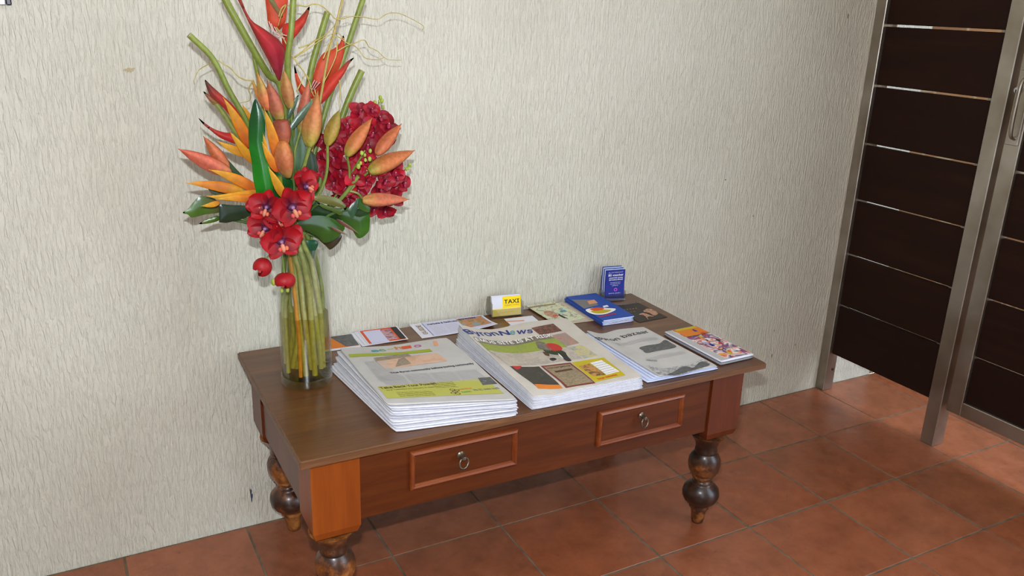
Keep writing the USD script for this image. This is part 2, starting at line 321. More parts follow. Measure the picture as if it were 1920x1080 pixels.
# gate: fixed panel between two steel posts, then the door leaf
gp = thing('gate_panel', 'fixed gate panel of wide dark timber boards between two steel posts', 'gate panel', (2.16, -0.25, 0))
obj('post', cbox(2.135, 2.185, -0.040, 0.0, 0.0, 2.15, 0.0022), 'steel', gp, smooth=False)
obj('post', cbox(2.135, 2.190, -0.514, -0.465, 0.0, 2.15, 0.0022), 'steel', gp, smooth=False)
ZB = [0.150, 0.347, 0.543, 0.744, 0.943, 1.141, 1.338, 1.536, 1.734, 1.932, 2.130]
for k in range(len(ZB) - 1):
    obj('board', cbox(2.150, 2.171, -0.4648, -0.0402, ZB[k] + 0.004, ZB[k + 1] - 0.004, 0.0015), 'board_wood', gp, smooth=False)
    if k:
        for y0, y1 in ((-0.0402, -0.072), (-0.440, -0.4648)): obj('bracket', box(2.158, 2.164, y1, y0, ZB[k] - 0.006, ZB[k] + 0.006), 'steel', gp, smooth=False)
bolt = lathe([(0, 0), (0.005, 0), (0.005, 0.003), (0, 0.004)], 14); bolt.apply_transform(trimesh.transformations.rotation_matrix(PI / 2, [1, 0, 0]))
b1 = bolt.copy(); b1.apply_translation([2.168, -0.040, 0.085]); obj('bolt', b1, 'black', gp)
gd = thing('gate_door', 'steel framed gate door with dark timber boards and a pull handle', 'gate', (2.17, -0.95, 0))
DZ = ZB[:]; DZ[0] = 0.190
obj('stile', cbox(2.145, 2.185, -0.577, -0.527, 0.142, 2.13, 0.0022), 'steel', gd, smooth=False)
obj('stile', cbox(2.145, 2.185, -1.500, -1.450, 0.142, 2.13, 0.0022), 'steel', gd, smooth=False)
obj('rail', cbox(2.145, 2.185, -1.450, -0.577, 0.142, 0.190, 0.0022), 'steel', gd, smooth=False)
obj('rail', cbox(2.145, 2.185, -1.450, -0.577, 2.08, 2.13, 0.0022), 'steel', gd, smooth=False)
for k in range(len(ZB) - 1):
    top = ZB[k + 1] - 0.0045 if k < 9 else 2.08
    obj('board', cbox(2.156, 2.177, -1.4495, -0.5775, DZ[k] + (0.0045 if k else 0.0002), top, 0.0015), 'board_wood', gd, smooth=False)
# lock plate, keyhole, pull handle
obj('lock_plate', cbox(2.139, 2.145, -0.572, -0.532, 1.02, 1.235, 0.0015), 'steel', gd, smooth=False)
kc = lathe([(0, 0), (0.009, 0), (0.009, 0.010), (0.006, 0.013), (0, 0.013)], 24); kc.apply_transform(trimesh.transformations.rotation_matrix(-PI / 2, [0, 1, 0])); kc.apply_translation([2.139, -0.541, 1.178])
kh = obj('lock_cylinder', kc, 'lock_grey', gd)
obj('keyhole', box(2.1252, 2.127, -0.5425, -0.5395, 1.172, 1.180), 'black', kh, smooth=False)
hp = spline([(2.139, -0.560, 1.215), (2.118, -0.560, 1.205), (2.112, -0.560, 1.17), (2.112, -0.560, 1.09), (2.118, -0.560, 1.05), (2.139, -0.560, 1.04)], 30)
obj('handle', tube(hp, 0.0055, 12), 'steel', gd)
b2 = bolt.copy(); b2.apply_translation([2.1865, -0.514, 0.40]); 

# corner of a wall sign at the top left
ws = thing('wall_sign', 'grey sign with a dark edge on the stucco wall at the top left corner', 'sign', (-0.52, -0.01, 1.328))
obj('sign_panel', cbox(-0.70, -0.399, -0.012, 0.0, 1.331, 1.62, 0.002), 'lock_grey', ws, smooth=False)
plain('sign_edge', S(28, 22, 40), 0.4)
obj('sign_edge', cbox(-0.3988, -0.389, -0.014, 0.0, 1.3308, 1.62, 0.002), 'sign_edge', ws, smooth=False)

# ---------------------------------------------------------------- the table
H = 0.5148
ROT = -0.0056
def T(m):
    v = np.array(m.vertices); c, s = math.cos(ROT), math.sin(ROT)
    v[:, 0], v[:, 1] = -0.0037 + c * v[:, 0] - s * v[:, 1], -0.0152 + s * v[:, 0] + c * v[:, 1]
    m = m.copy(); m.vertices = v; return m
tb = thing('coffee_table', 'low dark red wooden table with turned legs and two small drawers against the wall', 'table', (0.6, -0.31, 0))
top = trimesh.Trimesh(*[np.array(x) for x in (cbox(0, 1.204, -0.593, 0, 0.497, H, 0.0025).vertices, cbox(0, 1.204, -0.593, 0, 0.497, H, 0.0025).faces)])
obj('tabletop', T(top), 'top_wood', tb, smooth=False)
AF = -0.570
obj('edge_strip', T(box(0.0, 1.204, -0.5942, -0.5928, 0.4985, H - 0.0022)), 'edge_wood', tb, smooth=False)
obj('edge_strip', T(box(-0.0012, 0.0002, -0.5925, -0.0005, 0.4985, H - 0.0022)), 'edge_wood', tb, smooth=False)
obj('apron', T(box(0.121, 1.050, AF, AF + 0.020, 0.340, 0.497)), 'front_wood', tb, smooth=False)
obj('apron', T(box(0.121, 1.050, -0.045, -0.025, 0.340, 0.497)), 'front_wood', tb, smooth=False)
obj('apron', T(box(0.0275, 0.0475, AF + 0.10, -0.125, 0.340, 0.497)), 'dark_block_wood', tb, smooth=False)
obj('apron', T(box(1.123, 1.143, AF + 0.10, -0.125, 0.340, 0.497)), 'dark_block_wood', tb, smooth=False)
PROF = [(0.0, 0.0), (0.0150, 0.0), (0.0168, 0.004), (0.0215, 0.048), (0.0225, 0.052), (0.0275, 0.055), (0.0275, 0.061), (0.0245, 0.063), (0.034, 0.070), (0.044, 0.081), (0.0495, 0.094), (0.0505, 0.105), (0.0475, 0.119), (0.039, 0.130), (0.0300, 0.137), (0.0275, 0.139),
        (0.0270, 0.143), (0.0220, 0.146), (0.0205, 0.151), (0.0225, 0.156), (0.0290, 0.159), (0.0300, 0.163), (0.0290, 0.167), (0.0350, 0.174), (0.0412, 0.187), (0.0435, 0.202), (0.0425, 0.218), (0.0380, 0.231), (0.0320, 0.239), (0.0290, 0.242), (0.0300, 0.246), (0.0300, 0.252), (0.0280, 0.258), (0.0300, 0.272), (0.0380, 0.288), (0.0480, 0.302), (0.0, 0.302)]
LX, LY = (0.0735, 1.0985), (-0.074, -0.526)
for iy, ly in enumerate(LY):
    for ix, lx in enumerate(LX):
        m = lathe(PROF, 44); v = np.array(m.vertices); k = np.clip((0.31 - v[:, 2]) / 0.31, 0, 1)
        v[:, 0] += lx + 0.032 * k; v[:, 1] += ly + (0.036 if iy else 0.024) * k     # the old frame has racked a little to the right and back
        m.vertices = v
        lg = obj('leg', T(m), 'turned_wood' if ix else 'turned_wood_worn', tb, smooth=40)
        # square block above the turning, its lower corners chamfered down to the collar
        w = 0.0505
        pts = [(lx + a * w, ly + b * w, z) for a in (-1, 1) for b in (-1, 1) for z in (0.331, 0.4968)] + [(lx + a * 0.0445, ly + b * 0.0445, 0.3135) for a in (-1, 1) for b in (-1, 1)]
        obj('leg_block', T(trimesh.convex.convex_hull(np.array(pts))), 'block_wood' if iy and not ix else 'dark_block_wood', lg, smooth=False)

def strip(x0, x1, z0, z1, horiz, flip, d=0.011):
    """one mitred moulding strip with an ogee-like section, lying on the apron front"""
    w = 0.013; y = AF
    prof = [(0, 0), (0, 0.55), (0.22, 0.85), (0.5, 1.0), (0.75, 0.75), (0.85, 0.45), (1, 0.35), (1, 0)]
    v = []
    for e in (0, 1):
        for t, h in prof:
            off = t * w
            if horiz:
                zz = (z0 + off) if flip else (z1 - off); xx = (x0 + off) if e == 0 else (x1 - off)
            else:
                xx = (x0 + off) if flip else (x1 - off); zz = (z0 + off) if e == 0 else (z1 - off)
            v.append((xx, y - h * d + 0.0002, zz))
    n = len(prof); f = []
    for i in range(n):
        j = (i + 1) % n; f += [(i, j, n + j), (i, n + j, n + i)]
    for i in range(1, n - 1): f += [(0, i + 1, i), (n, n + i, n + i + 1)]
    m = trimesh.Trimesh(np.array(v), f, process=False)
    if m.volume < 0: m.invert()
    return m
for x0, x1, z0, z1, rx in ((0.234, 0.491, 0.381, 0.4725, 0.351), (0.707, 0.961, 0.375, 0.467, 0.832)):
    dr = obj('drawer', T(cbox(x0 + 0.0125, x1 - 0.0125, AF - 0.003, AF + 0.001, z0 + 0.0125, z1 - 0.0125, 0.001)), 'front_wood', tb, smooth=False)
    for a in ((x0, x1, z0, z1, True, True), (x0, x1, z0, z1, True, False), (x0, x1, z0, z1, False, True), (x0, x1, z0, z1, False, False)):
        obj('moulding', T(strip(*a)), 'moulding_wood', dr, smooth=50)
    zc = (z0 + z1) / 2 + 0.012
    st = lathe([(0, 0), (0.0085, 0), (0.009, 0.003), (0.005, 0.006), (0.004, 0.012), (0.0055, 0.016), (0.0045, 0.020), (0, 0.021)], 24); st.apply_transform(trimesh.transformations.rotation_matrix(PI / 2, [1, 0, 0])); st.apply_translation([rx, AF - 0.003, zc])
    ring = trimesh.creation.torus(0.0125, 0.0021, 36, 12); ring.apply_transform(trimesh.transformations.rotation_matrix(PI / 2 - 0.12, [1, 0, 0])); ring.apply_transform(trimesh.transformations.rotation_matrix(0.3, [0, 0, 1])); ring.apply_translation([rx + 0.002, AF - 0.0175, zc - 0.013])
    obj('ring_pull', T(cat_([st, ring])), 'ring_iron', dr, smooth=50)

# ---------------------------------------------------------------- printed paper
class Page:
    """a lying sheet: world corners of the quad (front left, front right, back right, back left) or origin + turn; u runs right, v towards the wall; surf(u, v) is the height above the table top"""
    def __init__(s, o, ang, w, h, surf, quad=None):
        s.w, s.h, s.surf, s.ang = w, h, surf, ang; c, n = math.cos(ang), math.sin(ang); o = np.array(o[:2], float)
        s.q = np.array(quad, float)[:, :2] if quad is not None else np.array([o, o + [c * w, n * w], o + [c * w - n * h, n * w + c * h], o + [-n * h, c * h]])
        uvs = np.array([[0, 0, 1], [w, 0, 1], [w, h, 1], [0, h, 1]]); s.aff = np.linalg.lstsq(np.c_[s.q, np.ones(4)], uvs[:, :2], rcond=None)[0]
    def xy(s, u, v):
        a, b = np.asarray(u) / s.w, np.asarray(v) / s.h; q = s.q
        p = ((1 - a) * (1 - b))[..., None] * q[0] + (a * (1 - b))[..., None] * q[1] + (a * b)[..., None] * q[2] + ((1 - a) * b)[..., None] * q[3]
        return p[..., 0], p[..., 1]
    def pt(s, u, v, lift=0.0):
        x, y = s.xy(u, v); return np.stack([x, y, H + s.surf(u, v) + lift], -1)
    def uv(s, px, py, z):
        g = np.array([0.5 * s.w, 0.5 * s.h])
        for _ in range(6):      # meet the page where its own surface is
            p = on(px, py, H + float(s.surf(np.clip(g[0], 0, s.w), np.clip(g[1], 0, s.h)))); g = np.array([p[0], p[1], 1]) @ s.aff
        return g
def quad(*pts):
    """corners from the photograph's rays at their heights above the table top"""
    return np.array([on(px, py, H + z) for px, py, z in pts])

def slab(page, zb, zt, nu=18, nv=22, nose=0.5, shift=(0, 0), rot=0.0, grow=0.0, corner=0.0):
    """paper between the surfaces zb and zt (functions of u, v) with rounded folded edges; shift/rot move it within the pile"""
    u = np.linspace(-grow, page.w + grow, nu); v = np.linspace(-grow, page.h + grow, nv); U, V = np.meshgrid(u, v, indexing='ij')
    c, n = math.cos(rot), math.sin(rot); cu, cv = page.w / 2, page.h / 2
    def mv(a, b): return cu + shift[0] + c * (a - cu) - n * (b - cv), cv + shift[1] + n * (a - cu) + c * (b - cv)
    if corner:
        # round the outer corners
        x, y = U - cu, V - cv; hw, hh = page.w / 2 + grow, page.h / 2 + grow
        dx, dy = np.maximum(abs(x) - hw + corner, 0), np.maximum(abs(y) - hh + corner, 0); d = np.hypot(dx, dy); k = np.where(d > corner, corner / np.maximum(d, 1e-9), 1)
        U = np.where(dx > 0, np.sign(x) * (hw - corner + dx * k), x) + cu; V = np.where(dy > 0, np.sign(y) * (hh - corner + dy * k), y) + cv
    U2, V2 = mv(U, V)
    def P(uu, vv, z): x, y = page.xy(uu, vv); return np.stack([x, y, H + z], -1)
    topv, botv = P(U2, V2, zt(U2, V2)), P(U2, V2, zb(U2, V2))
    idx = lambda i, j: i * nv + j
    bd = [(i, 0) for i in range(nu)] + [(nu - 1, j) for j in range(1, nv)] + [(i, nv - 1) for i in range(nu - 2, -1, -1)] + [(0, j) for j in range(nv - 2, 0, -1)]
    N = nu * nv; f = []
    for i in range(nu - 1):
        for j in range(nv - 1):
            a, b, c2, d = idx(i, j), idx(i + 1, j), idx(i + 1, j + 1), idx(i, j + 1)
            f += [(a, b, c2), (a, c2, d), (N + a, N + c2, N + b), (N + a, N + d, N + c2)]
    tp, bt = topv.reshape(-1, 3), botv.reshape(-1, 3); bi = [idx(i, j) for i, j in bd]; ctr = tp.mean(0)
    mid = (tp[bi] + bt[bi]) / 2; t = (tp[bi] - bt[bi])[:, 2:]
    a = np.array([[(1 if i == nu - 1 else -1 if i == 0 else 0), (1 if j == nv - 1 else -1 if j == 0 else 0)] for i, j in bd], float); a /= np.linalg.norm(a, axis=1, keepdims=True)
    q, w = math.cos(page.ang + rot), math.sin(page.ang + rot)
    o = np.c_[q * a[:, 0] - w * a[:, 1], w * a[:, 0] + q * a[:, 1], np.zeros(len(a))]
    rings = [mid + o * t * nose * 0.8 + np.c_[np.zeros((len(t), 2)), t * 0.3], mid + o * t * nose, mid + o * t * nose * 0.8 - np.c_[np.zeros((len(t), 2)), t * 0.3]]
    v = np.vstack([tp, bt, tp[bi], *rings, bt[bi]]); n = len(bi); s0 = 2 * N
    for k in range(4):
        for i in range(n):
            j = (i + 1) % n; a0, b0, c0, d0 = s0 + k * n + i, s0 + k * n + j, s0 + (k + 1) * n + j, s0 + (k + 1) * n + i
            f += [(a0, b0, c0), (a0, c0, d0)]
    m = trimesh.Trimesh(v, f, process=False)
    # face outwards
    fn = np.cross(v[np.array(f)[0][1]] - v[np.array(f)[0][0]], v[np.array(f)[0][2]] - v[np.array(f)[0][0]])
    if fn[2] < 0: m.invert()
    sd = np.array(f)[4 * (nu - 1) * (nv - 1) // 1 // 1:] if False else None
    return m

def fixside(m):
    trimesh.repair.fix_normals(m) if False else None
    return m

def decal(page, poly, lift=0.00025, step=0.012):
    """a thin printed patch: uv corner list (4) filled as a grid"""
    p = np.array(poly, float); n = max(2, int(max(np.linalg.norm(p[1] - p[0]), np.linalg.norm(p[2] - p[3])) / step) + 1); k = max(2, int(max(np.linalg.norm(p[3] - p[0]), np.linalg.norm(p[2] - p[1])) / step) + 1)
    s, t = np.meshgrid(np.linspace(0, 1, n), np.linspace(0, 1, k), indexing='ij')
    q = (1 - s)[..., None] * ((1 - t)[..., None] * p[0] + t[..., None] * p[3]) + s[..., None] * ((1 - t)[..., None] * p[1] + t[..., None] * p[2])
    v = page.pt(q[..., 0], q[..., 1], lift).reshape(-1, 3); f = []
    for i in range(n - 1):
        for j in range(k - 1):
            a, b, c, d = i * k + j, (i + 1) * k + j, (i + 1) * k + j + 1, i * k + j + 1
            f += [(a, b, c), (a, c, d)]
    m = trimesh.Trimesh(v, f, process=False)
    if np.cross(v[f[0][1]] - v[f[0][0]], v[f[0][2]] - v[f[0][0]])[2] < 0: m.invert()
    return m

def closed_spline(p, per=6):
    p = np.asarray(p, float); n = len(p); out = []
    for i in range(n):
        a, b, c, d = p[i - 1], p[i], p[(i + 1) % n], p[(i + 2) % n]
        for t in np.arange(per) / per: out.append(0.5 * (2 * b + (c - a) * t + (2 * a - 5 * b + 4 * c - d) * t * t + (3 * b - a - 3 * c + d) * t ** 3))
    return np.array(out)

def blot(page, pts, lift=0.0006):
    p = closed_spline(pts, 4); pg = Polygon(p).buffer(0); x0, y0, x1, y1 = pg.bounds; gx, gy = np.meshgrid(np.arange(x0, x1, 0.004), np.arange(y0, y1, 0.004)); g = np.c_[gx.ravel(), gy.ravel()]
    q = np.vstack([p, g[contains_xy(pg.buffer(-0.001), g[:, 0], g[:, 1])]]); f = Delaunay(q).simplices; ce = q[f].mean(1); f = f[contains_xy(pg, ce[:, 0], ce[:, 1])]; v = page.pt(*q.T, lift)
    e = q[f]; f = np.where((np.cross(e[:, 1] - e[:, 0], e[:, 2] - e[:, 0]) < 0)[:, None], f[:, ::-1], f)
    m = trimesh.Trimesh(v, f, process=False)
    if np.cross(v[f[0][1]] - v[f[0][0]], v[f[0][2]] - v[f[0][0]])[2] < 0: m.invert()
    return m

def rect(page, u0, v0, u1, v1, lift=0.00025): return decal(page, [(u0, v0), (u1, v0), (u1, v1), (u0, v1)], lift)

def text(page, s, u, v, h, width=None, bold=True, lift=0.0004, ang=0.0):
    m = meshkit.text_mesh(s, h, 0.0002, bold); w = np.array(m.vertices)
    if width: w[:, 0] *= width / np.ptp(w[:, 0])
    c, n = math.cos(ang), math.sin(ang); a, b = u + c * w[:, 0] - n * w[:, 1], v + n * w[:, 0] + c * w[:, 1]
    return trimesh.Trimesh(page.pt(a, b, lift) + np.c_[np.zeros((len(w), 2)), w[:, 2]], m.faces, process=False)

def lines(page, u0, v0, u1, v1, pitch=0.0042, thick=0.0017, cols=1, seed=0):
    r_ = random.Random(seed); out = []; cw = (u1 - u0) / cols
    v = v1
    while v - thick > v0:
        for c in range(cols):
            a = u0 + c * cw; end = a + cw - (0.004 if cols > 1 else 0)
            while a < end - 0.004:
                b = min(end, a + r_.uniform(0.006, 0.02)); out.append(rect(page, a, v - thick, b, v, 0.0003)); a = b + 0.0016
        v -= pitch
    return cat_(out)

def pxrect(page, z, pts): return [page.uv(px, py, z) for px, py in pts]

def paper(name, label, cat, page, zb, zt, mat_, group=None, **k):
    base = np.array([*page.xy(page.w / 2, page.h / 2), H + float(zb(page.w / 2, page.h / 2))])
    t = thing(name, label, cat, base, group)
    obj('pages', slab(page, zb, zt, **k), mat_, t, smooth=50)
    return t

def ink(t, name, mesh, m): return obj(name, mesh, m if m.startswith('photo') or m.startswith('paper') or m.startswith('newsprint') else 'ink_' + m, t, smooth=False)

# ---- left pile of newspapers (folded papers, thicker towards the left)
WL, HL, NL = 0.270, 0.390, 10
QT, QB = quad((727, 757, 0.049), (969, 749, 0.033), (838, 632, 0.030), (637, 653, 0.037)), quad((742, 812, 0), (971, 778, 0), (852, 640, 0), (622, 692, 0))
QB[2] = QT[2]
LWT = np.cumsum([0, 1.0, 1.2, 0.7, 1.1, 0.8, 1.3, 0.9, 0.7, 1.2, 1.0]); LWT /= LWT[-1]
def SL(k):
    r_ = LWT[k]
    def f(u, v):
        a, b = np.clip(u / WL, 0, 1), np.clip(v / HL, 0, 1)
        hgt = (1 - a) * (1 - b) * 0.049 + a * (1 - b) * 0.033 + a * b * 0.030 + (1 - a) * b * 0.037
        wav = r_ ** 1.5 * (-0.007 * np.exp(-((a - 0.45) / 0.28) ** 2 - ((b - 0.95) / 0.18) ** 2) + 0.0012 * np.sin(9 * b + 2 * a)) + 0.0012 * np.sin(7 * a + 1.9 * k) * np.exp(-(b / 0.12) ** 2) * 4 * r_ * (1 - r_)
        return r_ * hgt + wav + 0.0006
    return f
for k in range(NL):
    topm = k == NL - 1
    PL = Page((0, 0), -0.09, WL, HL, SL(k + 1), QB + (QT - QB) * (k / (NL - 1)) ** 0.8 + (0 if topm else np.array([[rnd.uniform(-0.005, 0.005), rnd.uniform(-0.006, 0.005), 0], [rnd.uniform(-0.005, 0.005), rnd.uniform(-0.006, 0.005), 0], [0, 0, 0], [rnd.uniform(-0.008, 0.004), 0, 0]])))
    lab = 'newspaper with a rainbow lettered masthead and lime advert on top of the left pile' if topm else f'folded white edged newspaper, {up(k)} in the left pile'
    t = paper('newspaper', lab, 'newspaper', PL, SL(k), (lambda kk: (lambda u, v: SL(kk + 1)(u, v) - (0.0014 if kk in (1, 3, 4, 6, 8) else 0.0004)))(k), 'newsprint' if topm else 'paper_edge', None if topm else 'newspapers lower in the left pile', nose=0.45, corner=0.008)
    if topm: left_top = t
z = H + 0.037
def UL(px, py): return PL.uv(px, py, z)
def q4(page_uv, *pts): return [page_uv(*p) for p in pts]
t = left_top
ink(t, 'photo_print', decal(PL, q4(UL, (729, 751), (943, 735), (906, 708), (709, 727))), 'lime')
ink(t, 'colour_bar', decal(PL, q4(UL, (655, 668), (812, 660), (806, 655), (652, 662))), 'limeg')
ink(t, 'photo_print', decal(PL, q4(UL, (722, 692), (840, 677), (820, 663), (700, 672))), 'photo_sand')
ink(t, 'photo_print', decal(PL, q4(UL, (704, 677), (772, 668), (764, 663), (700, 670)), 0.0004), 'photo_rock')
ink(t, 'photo_print', decal(PL, q4(UL, (741, 688), (771, 682), (758, 670), (747, 673)), 0.0004), 'photo_rock')
ink(t, 'photo_print', decal(PL, q4(UL, (904, 721), (931, 718), (918, 706), (895, 708)), 0.0005), 'photo_bw')
def tx(t, page, UV, s, p0, p1, h, m, name='headline', bold=True, lift=0.0005):
    a, b = UV(*p0), UV(*p1); d = b - a
    ink(t, name, text(page, s, a[0], a[1], h, np.linalg.norm(d), bold, lift, math.atan2(d[1], d[0])), m)
for ch, p0, p1, c in (('e', (697, 659), (711, 658), 'teal'), ('c', (713, 658), (724, 657), 'green'), ('h', (741, 655), (753, 654), 'orange'), ('o', (776, 652), (790, 651), 'pink')):
    tx(t, PL, UL, ch, p0, p1, 0.020, c, 'masthead')
tx(t, PL, UL, 'the byron shire', (726, 655), (738, 654), 0.004, 'lime', 'masthead'); ink(t, 'masthead_picture', decal(PL, q4(UL, (755, 655), (773, 653), (770, 648), (752, 650))), 'redorange')
ink(t, 'masthead_picture', decal(PL, q4(UL, (816, 650), (824, 649), (820, 641), (813, 642))), 'peach')
tx(t, PL, UL, 'True Byron community before boring community', (733, 701), (889, 683), 0.0085, 'black')
tx(t, PL, UL, 'Take Back Your Power!', (716, 732), (819, 721), 0.012, 'brown')
tx(t, PL, UL, 'nine Tuesdays 24 January 6-8pm', (727, 735), (815, 727), 0.006, 'olive', 'text_line', False)
tx(t, PL, UL, 'Ph: 02 6684 6463', (889, 732), (935, 727), 0.009, 'midgrey', 'text_line')
tx(t, PL, UL, 'centre', (860, 731), (884, 728), 0.007, 'orange', 'text_line'); tx(t, PL, UL, 'talk', (866, 736), (884, 734), 0.007, 'green', 'text_line')
def ringlet(page, UV, px, py, r):
    u, v = UV(px, py); g = np.linspace(0, 2 * PI, 13); out = []
    for a, b in zip(g[:-1], g[1:]):
        out.append(decal(page, [(u + r * math.cos(a), v + r * math.sin(a)), (u + r * math.cos(b), v + r * math.sin(b)), (u + 0.7 * r * math.cos(b), v + 0.7 * r * math.sin(b)), (u + 0.7 * r * math.cos(a), v + 0.7 * r * math.sin(a))], 0.0006))
    return cat_(out)
ink(t, 'logo_print', cat_([ringlet(PL, UL, px, py, 0.006) for px, py in ((848, 731), (856, 732), (850, 737), (858, 738), (853, 734))]), 'brown')
a = UL(704, 716); b = UL(905, 690)
ink(t, 'body_text', lines(PL, 0.03, a[1] - 0.03, 0.26, a[1] + 0.035, cols=4, seed=1), 'lightgrey')
ink(t, 'body_text', lines(PL, 0.025, UL(710, 716)[1], 0.075, UL(690, 676)[1], seed=2), 'lightgrey')
ink(t, 'body_text', lines(PL, 0.035, UL(745, 748)[1], 0.11, UL(745, 738)[1], seed=3), 'olive')
ink(t, 'body_text', lines(PL, 0.125, UL(840, 727)[1] , 0.175, UL(850, 715)[1], seed=4), 'olive')

# ---- middle pile
WM, HM, NM = 0.292, 0.405, 16
QT, QB = quad((1000, 743, 0.037), (1204, 706, 0.034), (1062, 597, 0.034), (860, 613, 0.041)), quad((998, 769, 0), (1206, 729, 0), (1062, 610, 0), (854, 645, 0))
QB[2] = QT[2]
def SM(k):
    def f(u, v):
        r_ = k / NM; a, b = np.clip(u / WM, 0, 1), np.clip(v / HM, 0, 1)
        hgt = (1 - a) * (1 - b) * 0.037 + a * (1 - b) * 0.034 + a * b * 0.034 + (1 - a) * b * 0.036
        wv = r_ ** 1.7 * (0.011 * np.exp(-(a / 0.10) ** 2) * b - 0.012 * np.exp(-((a - 0.32) / 0.2) ** 2) * np.clip(b * 1.2, 0.1, 1) - 0.005 * np.exp(-((a - 0.2) / 0.1) ** 2 - (b / 0.07) ** 2) + 0.0012 * np.sin(15 * b))
        return r_ * hgt + wv + 0.0006
    return f
for k in range(NM):
    topm = k == NM - 1
    PM = Page((0, 0), -0.05, WM, HM, SM(k + 1), QB + (QT - QB) * (k / (NM - 1)) + (0 if topm else np.array([rnd.uniform(-0.0015, 0.0015), rnd.uniform(-0.0015, 0.0015), 0])))
    lab = 'newspaper with a dark blue masthead and a sports photo on top of the middle pile' if topm else f'thin folded white edged newspaper, {up(k)} in the middle pile'
    t = paper('newspaper', lab, 'newspaper', PM, SM(k), (lambda kk: (lambda u, v: SM(kk + 1)(u, v) - 0.0002))(k), 'newsprint_warm' if topm else 'paper_edge', None if topm else 'newspapers lower in the middle pile', nose=0.4, corner=0.004)
z2 = H + 0.036
def UM(px, py): return PM.uv(px, py, z2)
tx(t, PM, UM, 'Byron', (880, 628), (937, 629), 0.027, 'navy', 'masthead'); tx(t, PM, UM, 'N', (939, 630), (956, 628), 0.028, 'navy', 'masthead'); tx(t, PM, UM, 'e', (957, 628), (966, 627), 0.028, 'teal', 'masthead'); tx(t, PM, UM, 'ws', (969, 627), (998, 624), 0.026, 'navy', 'masthead')
ink(t, 'photo_print', decal(PM, q4(UM, (1013, 629), (1052, 620), (1034, 606), (995, 615))), 'photo_rosette')
ink(t, 'photo_print', decal(PM, q4(UM, (1063, 649), (1086, 643), (1058, 623), (1031, 629))), 'photo_portrait')
ink(t, 'photo_print', decal(PM, q4(UM, (1096, 673), (1123, 667), (1090, 647), (1066, 651))), 'photo_table')
ink(t, 'photo_print', decal(PM, q4(UM, (951, 684), (1094, 673), (1064, 651), (916, 657))), 'photo_road')
ink(t, 'photo_print', decal(PM, q4(UM, (916, 657), (1064, 651), (1040, 634), (902, 643))), 'photo_grass')
ink(t, 'photo_print', decal(PM, q4(UM, (902, 643), (1040, 634), (1030, 627), (890, 632))), 'photo_foliage')
tx(t, PM, UM, 'EMUS SITE IS AT RISK', (896, 640), (1035, 631), 0.019, 'white', 'headline', lift=0.0007)
# the bending player in the sports photo
def ub(page, *pts): return [page.uv(px, py, 0) for px, py in pts]
for pts, c in (([(1005, 641), (1018, 642), (1030, 650), (1034, 657), (1022, 658), (1008, 650)], 'photo_foliage'), ([(1008, 648), (1016, 647), (1022, 652), (1016, 655), (1009, 653)], 'photo_bw'), ([(1022, 646), (1036, 644), (1050, 649), (1054, 656), (1042, 659), (1030, 655)], 'red'), ([(1018, 656), (1032, 657), (1052, 657), (1062, 664), (1046, 666), (1028, 663)], 'darkgreen'),
               ([(1044, 661), (1058, 661), (1066, 670), (1072, 677), (1062, 677), (1052, 669)], 'charcoal'), ([(1030, 673), (1038, 671), (1044, 674), (1036, 677)], 'charcoal'), ([(1018, 660), (1028, 662), (1030, 668), (1022, 666)], 'brown')):
    ink(t, 'photo_print', blot(PM, ub(PM, *pts), 0.0006), c)
ink(t, 'photo_print', blot(PM, ub(PM, (1046, 663), (1050, 668), (1057, 673), (1052, 667)), 0.0008), 'white')
ink(t, 'photo_print', decal(PM, q4(UM, (1000, 722), (1048, 722), (1010, 687), (954, 686))), 'photo_dark')
ink(t, 'photo_print', decal(PM, q4(UM, (967, 693), (974, 691), (977, 686), (958, 686)), 0.0005), 'red')
ink(t, 'colour_bar', decal(PM, q4(UM, (1004, 727), (1053, 727), (1047, 721), (998, 719)), 0.0005), 'orange')
ink(t, 'photo_print', decal(PM, q4(UM, (1059, 727), (1118, 719), (1070, 680), (1013, 686))), 'maroon')
ink(t, 'photo_print', decal(PM, q4(UM, (1062, 724), (1113, 717), (1069, 683), (1019, 688)), 0.0005), 'photo_engraving')
tx(t, PM, UM, 'convergence', (1026, 692), (1070, 687), 0.009, 'brown', 'headline'); ink(t, 'colour_bar', decal(PM, q4(UM, (1042, 699), (1075, 694), (1071, 691), (1038, 696)), 0.0007), 'brown')
ink(t, 'photo_print', decal(PM, q4(UM, (1117, 717), (1178, 705), (1134, 671), (1072, 680))), 'yellow')
ink(t, 'photo_print', decal(PM, q4(UM, (1113, 706), (1139, 704), (1107, 682), (1086, 687)), 0.0005), 'photo_burger')
ink(t, 'photo_print', decal(PM, q4(UM, (1140, 704), (1166, 698), (1130, 676), (1108, 681)), 0.0005), 'white')
aa = UM(1110, 683); ink(t, 'body_text', cat_([decal(PM, q4(UM, (1113 + 5 * i, 684.5 + 3.5 * i), (1136 + 5 * i, 679.5 + 3.5 * i), (1135.3 + 5 * i, 679 + 3.5 * i), (1112.3 + 5 * i, 684 + 3.5 * i)), 0.0007) for i in range(6)]), 'grey')
tx(t, PM, UM, 'burger wednesday', (1124, 713), (1162, 705), 0.008, 'redorange', 'headline', lift=0.0007)
ink(t, 'body_text', lines(PM, UM(925, 672)[0], UM(950, 682)[1], UM(1000, 672)[0], UM(930, 664)[1], pitch=0.005, cols=2, seed=6), 'beige')

